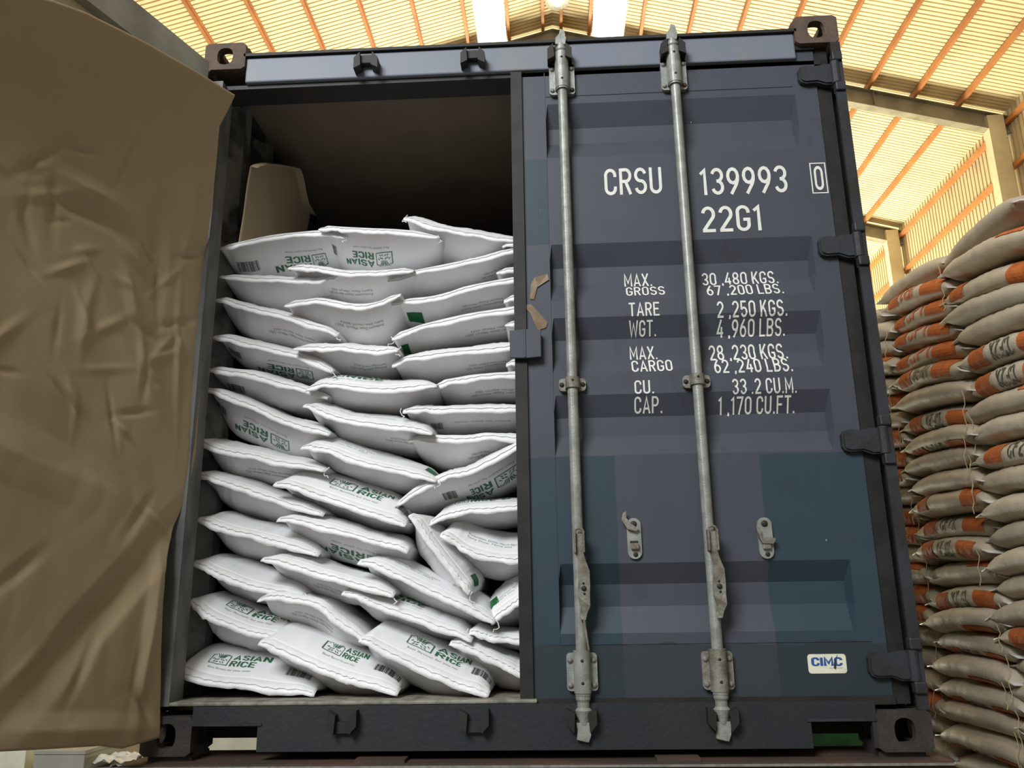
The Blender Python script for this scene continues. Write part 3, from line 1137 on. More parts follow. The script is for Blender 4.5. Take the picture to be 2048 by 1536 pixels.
# kraft liner standing against the container's left wall
bm = bmesh.new()
L_TOP = [(.05, 1.95), (.075, 2.00), (.122, 2.07), (.207, 2.185), (.31, 2.255), (.45, 2.33), (.636, 2.418)]
rows = []
for j in range(31):
    row = []
    for i in range(31):
        y0 = .13 + .07 * j / 30
        y = y0 + (.94 - y0) * i / 30
        zt = interp(L_TOP, y) if y < .636 else 2.418 - .09 * smooth01((y - .636) / .2)
        z = 1.80 + (zt - 1.80) * j / 30
        curl = .035 * smooth01((z - 2.1) / .35) * smooth01((y - .2) / .4)
        row.append(bm.verts.new((.128 + curl + .008 * fbm(y * 4, z * 4, 2.2, 2), y + .02, z)))
    rows.append(row)
# folded-over top edge
row = []
for v in rows[-1]:
    row.append(bm.verts.new((v.co.x + .030, v.co.y, v.co.z - .010)))
rows.append(row)
for a, b in zip(rows, rows[1:]):
    for i in range(30):
        bm.faces.new((a[i], a[i + 1], b[i + 1], b[i]))
kl = tag(obj('kraft_paper_liner', bm, M['kraft'], None, True, (.13, .5, 1.8)),
         'brown kraft paper liner standing against the inner left wall above the white sacks', 'paper sheet')
sm = kl.modifiers.new('thickness', 'SOLIDIFY')
sm.thickness = .0012

# ------------------------------------------------------------------ white rice sacks
RICE=[
('L',1,[(0.059,1.763),(0.123,1.775),(0.257,1.801),(0.373,1.811),(0.461,1.814),(0.552,1.8)],0.053,0.093,0.14,'logoD:.15,barD:-.55'),
('L',2,[(0.068,1.653),(0.187,1.635),(0.312,1.625),(0.437,1.62),(0.498,1.63),(0.541,1.647)],0.084,0.071,0.14,'dateD:.45,patchD:.9'),
('L',3,[(0.062,1.563),(0.121,1.543),(0.195,1.516),(0.315,1.483),(0.431,1.442),(0.537,1.407)],0.069,0.062,0.14,'dateD:.3'),
('L',4,[(0.064,1.416),(0.132,1.394),(0.205,1.371),(0.323,1.342),(0.418,1.312),(0.524,1.267)],0.079,0.043,0.14,'logoD:.2,barD:-.7'),
('L',5,[(0.048,1.285),(0.122,1.273),(0.217,1.257),(0.302,1.228),(0.387,1.203),(0.51,1.17)],0.061,0.054,0.14,'barD:-.55'),
('L',6,[(0.052,1.214),(0.129,1.178),(0.221,1.14),(0.342,1.082),(0.432,1.054),(0.522,1.033)],0.064,0.100,0.14,'logoD:-.1,barD:-.8,patchU:.85'),
('L',7,[(0.035,1.023),(0.089,0.992),(0.147,0.973),(0.237,0.956),(0.348,0.929),(0.515,0.904)],0.077,0.065,0.14,'dateD:.35'),
('L',8,[(0.042,0.901),(0.098,0.877),(0.163,0.856),(0.246,0.829),(0.361,0.788),(0.514,0.749)],0.064,0.064,0.14,'barD:-.7'),
('L',9,[(0.063,0.742),(0.13,0.711),(0.203,0.687),(0.293,0.667),(0.364,0.648),(0.502,0.609)],0.086,0.065,0.14,''),
('L',10,[(0.061,0.592),(0.124,0.557),(0.181,0.535),(0.251,0.508),(0.339,0.487),(0.453,0.472)],0.088,0.052,0.14,''),
('L',11,[(0.06,0.465),(0.109,0.421),(0.16,0.394),(0.258,0.357),(0.323,0.342),(0.387,0.331)],0.091,0.076,0.14,'logoU:.25'),
('L',12,[(0.035,0.236),(0.088,0.213),(0.179,0.192),(0.278,0.183),(0.399,0.168),(0.516,0.161)],0.120,0.026,0.12,'logoU:-.05,barU:.72'),
('M',1,[(0.452,1.826),(0.504,1.82),(0.559,1.814),(0.649,1.806),(0.745,1.798),(0.916,1.775)],0.060,0.090,0.12,'logoD:.1,barD:-.75'),
('M',2,[(0.346,1.668),(0.429,1.657),(0.505,1.64),(0.617,1.626),(0.732,1.63),(0.821,1.639)],0.081,0.063,0.11,'dateD:.0'),
('M',3,[(0.342,1.517),(0.407,1.52),(0.48,1.524),(0.603,1.498),(0.694,1.505),(0.775,1.547)],0.060,0.088,0.11,'dateD:.25'),
('M',4,[(0.383,1.347),(0.472,1.342),(0.561,1.339),(0.638,1.326),(0.702,1.324),(0.77,1.333)],0.085,0.052,0.11,'dateD:.25'),
('M',5,[(0.439,1.196),(0.497,1.2),(0.555,1.197),(0.703,1.18),(0.806,1.184),(0.913,1.194)],0.103,0.043,0.11,'logoU:-.05'),
('M',6,[(0.431,1.135),(0.492,1.104),(0.589,1.069),(0.735,1.047),(0.817,1.034),(0.896,1.018)],0.087,0.044,0.11,'taglineU:0,dateD:.45'),
('M',7,[(0.43,0.983),(0.48,0.974),(0.544,0.957),(0.661,0.913),(0.792,0.881),(0.913,0.853)],0.094,0.042,0.11,'dateU:-.1,patchU:.9'),
('M',8,[(0.341,0.857),(0.416,0.836),(0.501,0.806),(0.632,0.759),(0.719,0.73),(0.808,0.703)],0.123,0.032,0.11,'logoU:.2,barU:.85'),
('M',9,[(0.36,0.732),(0.44,0.715),(0.537,0.691),(0.669,0.651),(0.747,0.633),(0.819,0.618)],0.065,0.079,0.11,'logoD:.05'),
('M',10,[(0.315,0.595),(0.399,0.575),(0.487,0.547),(0.573,0.523),(0.659,0.498),(0.775,0.471)],0.064,0.067,0.1,'dateD:.1'),
('M',11,[(0.306,0.464),(0.364,0.467),(0.425,0.458),(0.515,0.435),(0.581,0.383),(0.681,0.321)],0.046,0.100,0.12,'dateD:.1'),
('M',12,[(0.331,0.327),(0.405,0.294),(0.536,0.237),(0.608,0.213),(0.674,0.194),(0.799,0.166)],0.113,0.068,0.08,'logoU:.1,barU:.8'),
('R',1,[(0.772,1.878),(0.825,1.851),(0.927,1.814),(1.036,1.789),(1.145,1.766),(1.292,1.754)],0.108,0.054,0.15,''),
('R',2,[(0.72,1.615),(0.826,1.637),(0.992,1.667),(1.084,1.686),(1.188,1.713),(1.31,1.729)],0.079,0.044,0.14,'dateD:.35,patchD:-.85'),
('R',3,[(0.736,1.522),(0.871,1.528),(0.953,1.545),(1.022,1.566),(1.177,1.593),(1.307,1.608)],0.063,0.049,0.14,'dateD:.25,patchD:-.8'),
('R',4,[(0.741,1.384),(0.805,1.403),(0.872,1.424),(1.022,1.456),(1.185,1.478),(1.305,1.5)],0.055,0.041,0.14,'dateD:.4,patchD:-.8'),
('R',5,[(0.743,1.286),(0.826,1.303),(0.932,1.315),(1.051,1.324),(1.173,1.334),(1.301,1.336)],0.087,0.047,0.14,'dateD:.3'),
('R',6,[(0.9,1.199),(0.973,1.21),(1.051,1.221),(1.19,1.228),(1.28,1.231),(1.37,1.236)],0.061,0.043,0.14,'dateD:.0'),
('R',7,[(0.785,1.111),(0.865,1.107),(0.933,1.105),(1.109,1.104),(1.197,1.102),(1.295,1.101)],0.071,0.047,0.14,'barD:-.4,taglineD:.1'),
('R',8,[(0.805,1.006),(0.908,1.002),(1.015,0.998),(1.081,1.005),(1.195,0.997),(1.292,0.991)],0.059,0.077,0.15,'dateD:.1'),
('R',9,[(0.775,0.774),(0.908,0.845),(0.976,0.869),(1.05,0.887),(1.196,0.961),(1.275,0.991)],0.062,0.080,0.12,'logoD:.2,barD:-.45'),
('R',10,[(0.892,0.709),(0.96,0.731),(1.018,0.742),(1.098,0.747),(1.194,0.751),(1.287,0.752)],0.076,0.039,0.12,'logoU:.0'),
('R',11,[(0.822,0.741),(0.858,0.685),(0.896,0.632),(0.959,0.552),(0.99,0.514),(1.025,0.473)],0.081,0.057,0.09,'patchU:.75'),
('R',12,[(0.927,0.67),(0.97,0.642),(1.019,0.607),(1.112,0.579),(1.188,0.576),(1.283,0.579)],0.129,0.047,0.11,'dateU:.1'),
('R',13,[(0.649,0.584),(0.725,0.558),(0.801,0.519),(0.927,0.462),(1.014,0.425),(1.11,0.38)],0.078,0.059,0.1,'dateU:-.2'),
('R',14,[(1.102,0.376),(1.145,0.407),(1.192,0.439),(1.23,0.464),(1.272,0.486),(1.314,0.505)],0.100,0.055,0.12,'dateU:.0,patchU:-.75'),
('R',15,[(0.596,0.483),(0.658,0.461),(0.706,0.436),(0.832,0.393),(0.929,0.359),(1.034,0.322)],0.072,0.047,0.11,'logoU:.0'),
('R',16,[(1.024,0.348),(1.069,0.335),(1.109,0.323),(1.19,0.313),(1.243,0.31),(1.325,0.31)],0.055,0.029,0.13,''),
('R',17,[(0.668,0.334),(0.722,0.304),(0.812,0.26),(0.933,0.208),(1.001,0.181),(1.092,0.159)],0.108,0.072,0.07,'logoU:.15,barU:.8'),
('R',18,[(0.96,0.315),(1.013,0.297),(1.08,0.266),(1.144,0.235),(1.192,0.213),(1.322,0.187)],0.056,0.074,0.11,'dateU:.1'),
('D',1,[(1.15,1.743),(1.216,1.749),(1.292,1.754),(1.424,1.754),(1.518,1.75),(1.63,1.742)],0.088,0.033,0.15,''),
('D',2,[(1.126,1.635),(1.196,1.64),(1.29,1.645),(1.42,1.648),(1.513,1.645),(1.606,1.634)],0.067,0.068,0.15,''),
('D',3,[(1.153,1.524),(1.213,1.53),(1.287,1.534),(1.417,1.535),(1.509,1.532),(1.6,1.523)],0.040,0.056,0.15,''),
('D',4,[(1.156,1.426),(1.211,1.43),(1.285,1.436),(1.413,1.436),(1.505,1.433),(1.595,1.426)],0.038,0.106,0.15,''),
('D',5,[(1.158,1.277),(1.209,1.279),(1.281,1.283),(1.408,1.283),(1.498,1.28),(1.588,1.274)],0.042,0.096,0.15,''),
]



def spline(pts, n):
    """Catmull-Rom through the points, n+1 samples."""
    P = [np.array(p) for p in pts]
    P = [2 * P[0] - P[1]] + P + [2 * P[-1] - P[-2]]
    out = []
    m = len(pts) - 1
    for k in range(n + 1):
        t = k / n * m
        i = min(int(t), m - 1)
        f = t - i
        a, b, c, d = P[i], P[i + 1], P[i + 2], P[i + 3]
        out.append(.5 * ((2 * b) + (c - a) * f + (2 * a - 5 * b + 4 * c - d) * f * f + (3 * b - a - 3 * c + d) * f ** 3))
    return np.array(out)


NU, NV = 44, 30
DEPTH = .60


class Sack:
    """surface of one bag: G[face][i][j] is a point, face 0 = upper, 1 = lower."""

    def __init__(s, hem, up, dn, yh, seed, drop=.034):
        h = spline(hem, NU)
        e = h[-1] - h[0]
        W = np.linalg.norm(e)
        e /= W
        n = np.array([-e[1], e[0]])
        if n[1] < 0: n = -n
        s.W, s.e, s.n, s.seed = W, e, n, seed
        s.seam, s.free = [], []
        for i in range(NU + 1):
            u = i / NU
            wv = .0085 * noise.noise(Vector((u * 7, seed * 3.1, 0))) + .0045 * noise.noise(Vector((u * 19, seed * 1.7, 4)))
            tip = min(1, min(u, 1 - u) / .10)
            p = h[i] + n * (drop * (.55 + .45 * tip))
            s.seam.append(np.array([p[0], yh + .014, p[1]]))
            q = h[i] + n * wv
            s.free.append(np.array([q[0], yh - .010 + .006 * noise.noise(Vector((u * 6, seed * 5.3, 9))), q[1]]))
        T = [max(.0, (1 - abs(2 * i / NU - 1) ** 3.4)) ** .54 for i in range(NU + 1)]
        s.G = []
        for face in (0, 1):
            amt = (up - drop) if face == 0 else -(dn + drop)
            rows = []
            for i in range(NU + 1):
                u = i / NU
                col = []
                for j in range(NV + 1):
                    v = (j / NV) ** 1.35
                    vv = v / .33
                    g = math.sin(min(1, vv) * math.pi / 2) ** .8 if v < .33 else 1.0
                    if v > .78: g *= math.cos((v - .78) / .22 * math.pi / 2) ** .7 if v < 1 else 0
                    y = yh + .014 + DEPTH * v * (1 if v > .33 else 1)
                    off = amt * T[i] * g
                    p = s.seam[i] + np.array([n[0] * off, 0, n[1] * off])
                    p[1] = y
                    k = T[i] * min(1, g * 1.5)
                    d = .0095 * fbm(u * 3.2 + seed * 7.7, v * 4.0, face * 3 + seed, 2)
                    pl = .0060 * math.exp(-v / .10) * noise.noise(Vector((u * 22, v * 3, seed * 2.3 + face * 9)))
                    pl += .0032 * math.exp(-v / .3) * noise.noise(Vector((u * 46 + v * 6, v * 5, seed * 4.1 + face * 5)))
                    w = (d + pl * 1.3) * k * (1 if face == 0 else -1)
                    p = p + np.array([n[0] * w, -abs(w) * .2, n[1] * w])
                    col.append(p)
                rows.append(col)
            s.G.append(np.array(rows))
        # arc length away from the seam at mid width
        s.arc = []
        for face in (0, 1):
            m = s.G[face][NU // 2]
            s.arc.append(np.concatenate([[0], np.cumsum(np.linalg.norm(np.diff(m, axis=0), axis=1))]))

    def at(s, face, a, b, eps=.0016):
        """a metres along from the middle, b metres in from the seam."""
        u = min(.998, max(.002, .5 + a / s.W)) * NU
        arc = s.arc[face]
        b = min(max(b, 0), arc[-1] * .98)
        j = int(np.searchsorted(arc, b, 'right')) - 1
        j = min(max(j, 0), NV - 1)
        fv = (b - arc[j]) / (arc[j + 1] - arc[j])
        i = min(int(u), NU - 1)
        fu = u - i
        G = s.G[face]
        p = (G[i][j] * (1 - fu) + G[i + 1][j] * fu) * (1 - fv) + (G[i][j + 1] * (1 - fu) + G[i + 1][j + 1] * fu) * fv
        du = G[i + 1][j] - G[i][j]
        dv = G[i][j + 1] - G[i][j]
        nn = np.cross(du, dv)
        nn /= np.linalg.norm(nn) + 1e-9
        if nn.dot(np.array([s.n[0], -.3, s.n[1]]) * (1 if face == 0 else -1) + np.array([0, -.4, 0])) < 0: nn = -nn
        return Vector(p + nn * eps)


def sack_body(sk):
    bm = bmesh.new()
    for face in (0, 1):
        G = sk.G[face]
        V = [[bm.verts.new(G[i][j]) for j in range(NV + 1)] for i in range(NU + 1)]
        for i in range(NU):
            for j in range(NV):
                q = (V[i][j], V[i + 1][j], V[i + 1][j + 1], V[i][j + 1])
                bm.faces.new(q if face == 0 else q[::-1])
    bmesh.ops.remove_doubles(bm, verts=bm.verts, dist=.0004)
    return bm


def sack_hem(sk):
    """flat sewn strip, two layers thick, drooping in front of the bag mouth."""
    bm = bmesh.new()
    rows = []
    for i in range(NU + 1):
        a, b = sk.seam[i], sk.free[i]
        L = []
        for t in (0, .3, .65, 1):
            p = a + (b - a) * t
            p[1] -= .006 * math.sin(t * math.pi)
            L.append(p)
        fr = [bm.verts.new(p + np.array([0, -.0022, 0])) for p in L]
        bk = [bm.verts.new(p + np.array([0, .0022, 0])) for p in L]
        rows.append((fr, bk))
    for (f0, b0), (f1, b1) in zip(rows, rows[1:]):
        for k in range(3):
            bm.faces.new((f0[k], f0[k + 1], f1[k + 1], f1[k]))
            bm.faces.new((b0[k], b1[k], b1[k + 1], b0[k + 1]))
        bm.faces.new((f0[3], b0[3], b1[3], f1[3]))
        bm.faces.new((f0[0], f1[0], b1[0], b0[0]))
    for f, b in (rows[0], rows[-1]):
        for k in range(3):
            bm.faces.new((f[k], b[k], b[k + 1], f[k + 1]))
    bmesh.ops.recalc_face_normals(bm, faces=bm.faces)
    return bm


def sack_stitch(sk):
    bm = bmesh.new()
    pts = []
    for i in range(1, NU):
        a, b = sk.seam[i], sk.free[i]
        p = a + (b - a) * (.40 + .05 * math.sin(i * 1.9))
        p[1] -= .0098
        pts.append(p)
    tube(bm, pts, .0017, 5)
    return bm


def decal(sk, face, geo, a0, a1, b0, b1, step=.010):
    """wrap flat unit-box artwork on a bag; on the lower face it reads upside-down."""
    bm = to_bm(geo)
    for v in bm.verts:
        v.co.x = a0 + v.co.x * (a1 - a0)
        v.co.y = b0 + v.co.y * (b1 - b0)
    cut(bm, 0, [a0 + step * k for k in range(1, int((a1 - a0) / step) + 1)])
    cut(bm, 1, [b0 + step * .7 * k for k in range(1, int((b1 - b0) / (step * .7)) + 1)])
    for v in bm.verts:
        a = v.co.x if face == 0 else -v.co.x
        v.co = sk.at(face, a, v.co.y)
    return bm


def merge(bms):
    out = bmesh.new()
    for b in bms:
        me = bpy.data.meshes.new('m')
        b.to_mesh(me)
        b.free()
        out.from_mesh(me)
        bpy.data.meshes.remove(me)
    return out


def logo_geo():
    """square frame holding fanned leaf strokes over slanting grain strokes."""
    v, f = [], []

    def quad_strip(pts, ws):
        base = len(v)
        for k, (x, y) in enumerate(pts):
            x2, y2 = pts[min(k + 1, len(pts) - 1)]
            x1, y1 = pts[max(k - 1, 0)]
            d = math.hypot(x2 - x1, y2 - y1) or 1
            nx, ny = -(y2 - y1) / d * ws[k], (x2 - x1) / d * ws[k]
            v.append((x + nx, y + ny))
            v.append((x - nx, y - ny))
        for k in range(len(pts) - 1):
            f.append((base + 2 * k, base + 2 * k + 2, base + 2 * k + 3, base + 2 * k + 1))

    t = .022
    quad_strip([(.0, 0), (1, 0)], [t, t])
    quad_strip([(1, -.02), (1, .82)], [t, t])
    quad_strip([(0, -.02), (0, .82)], [t, t])
    quad_strip([(0, .80), (.16, .80)], [t, t])
    quad_strip([(.84, .80), (1, .80)], [t, t])
    for k, (x, dx) in enumerate(((.30, -.17), (.40, -.10), (.47, -.03), (.56, .05), (.64, .12), (.73, .18))):
        pts = [(x * .7 + .15, .52), (x * .8 + .1 + dx * .1, .72), (x + dx * .5, .90), (x + dx * 1.1, .98 - abs(dx) * .4)]
        quad_strip(pts, [.010, .022, .022, .008])
    for x, y, s in ((.16, .40, 1), (.28, .34, 1), (.40, .40, 1), (.60, .40, -1), (.72, .34, -1), (.84, .40, -1), (.26, .16, 1), (.40, .18, 1), (.60, .18, -1), (.74, .16, -1)):
        quad_strip([(x - .05, y - .06 * s), (x, y + .0), (x + .05, y + .06 * s)], [.01, .032, .01])
    v2 = np.array(v)
    return v2, f


def bars_geo():
    r = random.Random(3)
    v, f = [], []
    x = 0
    while x < .97:
        w = r.choice((.012, .018, .03))
        b = len(v)
        v += [(x, .12), (min(1, x + w), .12), (min(1, x + w), 1), (x, 1)]
        f.append((b, b + 1, b + 2, b + 3))
        x += w + r.choice((.014, .02, .03))
    return np.array(v), f


LOGO, BARS = logo_geo(), bars_geo()
SQUARE = ([(0, 0), (1, 0), (1, 1), (0, 1)], [(0, 1, 2, 3)])


def prints(sk, root, spec):
    for item in [t for t in spec.split(',') if t]:
        kind, ac = item.split(':')
        face = 0 if kind[-1] == 'U' else 1
        kind = kind[:-1]
        a = float(ac) * sk.W / 2
        if face == 1: a = -a
        lo = .020 if face == 0 else .066
        if kind in ('logo', 'tagline'):
            if kind == 'logo':
                obj('printed_logo', decal(sk, face, LOGO, a - .098, a - .036, lo + .030, lo + .094), M['print_green'], root)
                obj('printed_brand_name', merge([decal(sk, face, stroke_geo('ASIAN', .075), a - .026, a + .098, lo + .066, lo + .094),
                                                 decal(sk, face, stroke_geo('RICE', .075), a - .026, a + .060, lo + .030, lo + .058)]), M['print_green'], root)
            obj('printed_tagline', decal(sk, face, text_geo('Best flavour for your meal'), a - .090, a + .055, lo + .004, lo + .015), M['print_pale'], root)
        elif kind == 'bar':
            obj('printed_barcode', decal(sk, face, BARS, a - .036, a + .036, lo + .012, lo + .062), M['print_black'], root)
        elif kind == 'date':
            obj('printed_date', merge([decal(sk, face, text_geo('Production Date: March 2021'), a - .075, a + .075, lo + .030, lo + .041),
                                       decal(sk, face, text_geo('Expiry Date: March 2023'), a - .075, a + .060, lo + .012, lo + .023)]),
                M['print_pale'] if face == 0 else M['print_grey'], root)
        elif kind == 'patch':
            obj('green_corner_print', decal(sk, face, SQUARE, a - .024, a + .024, lo + .010, lo + .075, .008), M['patch_green'], root)


ORD = ['topmost', 'second', 'third', 'fourth', 'fifth', 'sixth', 'seventh', 'eighth', 'ninth', 'tenth', 'eleventh', 'twelfth', 'thirteenth', 'fourteenth', 'fifteenth', 'sixteenth', 'seventeenth', 'eighteenth', 'nineteenth', 'twentieth', 'twenty-first', 'twenty-second', 'twenty-third', 'twenty-fourth', 'twenty-fifth', 'twenty-sixth', 'twenty-seventh', 'twenty-eighth', 'twenty-ninth', 'thirtieth']
PLACE = {'L': 'in the left container column', 'M': 'in the middle container column',
         'R': 'in the right container column', 'D': 'peeking past the closed door edge'}
GROUP = 'white rice sacks stacked in the container'
OWN = {('L', 12): 'white rice sack with upright green logo at the bottom left on the threshold',
       ('M', 12): 'white rice sack with upright green logo and barcode, bottom of the middle column',
       ('R', 17): 'creased white rice sack slanting down to the threshold right of the middle bottom sack',
       ('R', 11): 'white rice sack standing steeply on end in the right column, green corner showing',
       ('L', 1): 'white rice sack with upside-down logo, topmost beside the brown paper liner',
       ('M', 1): 'white rice sack with upside-down logo, topmost of the middle column',
       ('R', 1): 'blank white rice sack, highest of the whole container load',
       ('R', 12): 'bulging white rice sack with upright date lines just right of the steep sack',
       ('R', 14): 'white rice sack with green corner leaning up towards the closed door',
       ('R', 18): 'lowest white rice sack disappearing behind the closed door at the threshold',
       ('M', 10): 'white rice sack with a folded wide hem end, tenth down the middle column'}
what = {'logoU': 'upright green logo', 'logoD': 'upside-down green logo', 'dateU': 'upright date lines', 'dateD': 'upside-down date lines', 'barD': 'upside-down barcode', 'taglineU': 'small print'}
for k, (c, row, hem, up, dn, yh, spec) in enumerate(RICE):
    seed = k * 1.37 + .5
    sk = Sack(hem, up, dn, yh, seed)
    mid = sk.G[1][NU // 2][NV // 2]
    root = obj('rice_sack', sack_body(sk), M['pp_white'], None, True, (mid[0], mid[1], mid[2]))
    first = spec.split(':')[0]
    if (c, row) in OWN:
        lab = OWN[(c, row)]
    else:
        o = ORD[row - 1]
        lab = 'white rice sack%s, %s %s' % (' with ' + what[first] if first in what and c != 'D' else '', o + (' from the top' if row > 1 else ''), PLACE[c])
        if c == 'D': lab = 'white rice sack end %s, %s' % (PLACE[c], o + (' of five' if row == 1 else ' from the top'))
    tag(root, lab, 'sack', GROUP)
    obj('sewn_hem', sack_hem(sk), M['hem_white'], root, True)
    obj('stitching', sack_stitch(sk), M['stitch'], root)
    if k % 3 == 0 or (c, row) in (('R', 11), ('R', 13), ('L', 3)):
        p = sk.seam[-1] if c != 'R' or row in (11, 13) else sk.seam[0]
        bm = bmesh.new()
        q = Vector(p) + Vector((0, -.014, -.004))
        tube(bm, [q + Vector((.010 * math.sin(t * 1.1 + seed), -.004 * t, -.008 * t + .006 * math.cos(t * 1.4))) for t in range(6)], .0016, 5)
        obj('loose_thread', bm, M['thread'], root)
    prints(sk, root, spec)

# ------------------------------------------------------------------ tan grain sacks stacked right of the container
XS = 3.30        # face of the stack
GL, GW, GT = .775, .46, .142


class Grain:
    def __init__(s, seed, sag=.02):
        s.NA, s.NC = 40, 28
        s.V = []
        for i in range(s.NA + 1):
            t = 2 * i / s.NA - 1
            a = abs(t)
            th = max(0, 1 - a ** 7) ** .5
            wd = .93 + .07 * max(0, 1 - a ** 2)
            ring = []
            for k in range(s.NC):
                ph = 2 * math.pi * k / s.NC
                cx, cz = math.cos(ph), math.sin(ph)
                x = GW / 2 * wd * math.copysign(abs(cx) ** .75, cx)
                z = GT / 2 * th * math.copysign(abs(cz) ** .80, cz) + (.004 * cz if a > .97 else 0)
                y = -t * GL / 2
                d = 1 + .10 * fbm(t * 2.2 + seed, cx * 1.3, cz * 1.3 + seed * 2, 2)
                w = .004 * noise.noise(Vector((t * 14 + seed, cx * 5, cz * 5))) + .0022 * noise.noise(Vector((t * 34, cx * 9 + seed, cz * 9)))
                z = z * d + w * cz - sag * t * t + .012 * noise.noise(Vector((t * 1.3, seed * 3, 0)))
                x = x * (1 + .03 * noise.noise(Vector((t * 2, seed, cz)))) + w * cx
                ring.append((x, y, z))
            s.V.append(ring)
        s.V = np.array(s.V)

    def body(s):
        bm = bmesh.new()
        R = [[bm.verts.new(p) for p in ring] for ring in s.V]
        for a, b in zip(R, R[1:]):
            for k in range(s.NC):
                j = (k + 1) % s.NC
                bm.faces.new((a[k], a[j], b[j], b[k]))
        bm.faces.new(R[0])
        bm.faces.new(R[-1][::-1])
        bmesh.ops.recalc_face_normals(bm, faces=bm.faces)
        return bm

    def at(s, u, ph, eps=.0034):
        """u in -1..1 along (right end of the viewed face is +1), ph angle round the section, pi = facing the aisle."""
        fu = (u + 1) / 2 * s.NA
        i = min(int(fu), s.NA - 1)
        fu -= i
        fp = (ph / (2 * math.pi) * s.NC) % s.NC
        k = int(fp)
        fp -= k
        k, j = k % s.NC, (k + 1) % s.NC
        V = s.V
        p = (V[i][k] * (1 - fp) + V[i][j] * fp) * (1 - fu) + (V[i + 1][k] * (1 - fp) + V[i + 1][j] * fp) * fu
        n = np.cross(V[i + 1][k] - V[i][k], V[i][j] - V[i][k])
        n /= np.linalg.norm(n) + 1e-9
        if n.dot(np.array([math.cos(ph), 0, math.sin(ph)])) < 0: n = -n
        return Vector(p + n * eps)

    def wrap(s, geo, u0, u1, p0, p1, flip=False):
        """artwork on the aisle face: p runs upwards from pi+ (below) to pi- (above)."""
        bm = to_bm(geo)
        cut(bm, 0, [k / 16 for k in range(1, 16)])
        cut(bm, 1, [k / 8 for k in range(1, 8)])
        for v in bm.verts:
            x, y = v.co.x, v.co.y
            if flip: x, y = 1 - x, 1 - y
            v.co = s.at(u0 + (u1 - u0) * x, p0 + (p1 - p0) * y)
        return bm

    def end_flap(s, end):
        bm = bmesh.new()
        r = s.V[0] if end < 0 else s.V[-1]
        yo = -1 if end > 0 else 1
        n = 14
        xs = np.linspace(r[:, 0].min(), r[:, 0].max(), n)
        zc = r[:, 2].mean()
        top, bot = [], []
        for lst, dz in ((top, .003), (bot, -.003)):
            for k, x in enumerate(xs):
                w = .008 * noise.noise(Vector((k * .5, end * 3 + s.V[3][0][2] * 90, 0)))
                lst.append([bm.verts.new((x, r[0][1] + yo * t, zc + dz + (w + .0) * t / .05 - .25 * t)) for t in (-.03, .0, .05)])
        for a, b, flip in ((top, top, False), (bot, bot, True)):
            for k in range(n - 1):
                for m in range(2):
                    bm.faces.new((a[k][m], a[k + 1][m], a[k + 1][m + 1], a[k][m + 1]))
        for k in range(n - 1):
            bm.faces.new((top[k][2], top[k + 1][2], bot[k + 1][2], bot[k][2]))
        for k in (0, n - 1):
            for m in range(2):
                bm.faces.new((top[k][m], top[k][m + 1], bot[k][m + 1], bot[k][m]))
        bmesh.ops.recalc_face_normals(bm, faces=bm.faces)
        return bm


def block_geo(ragged=False):
    return SQUARE


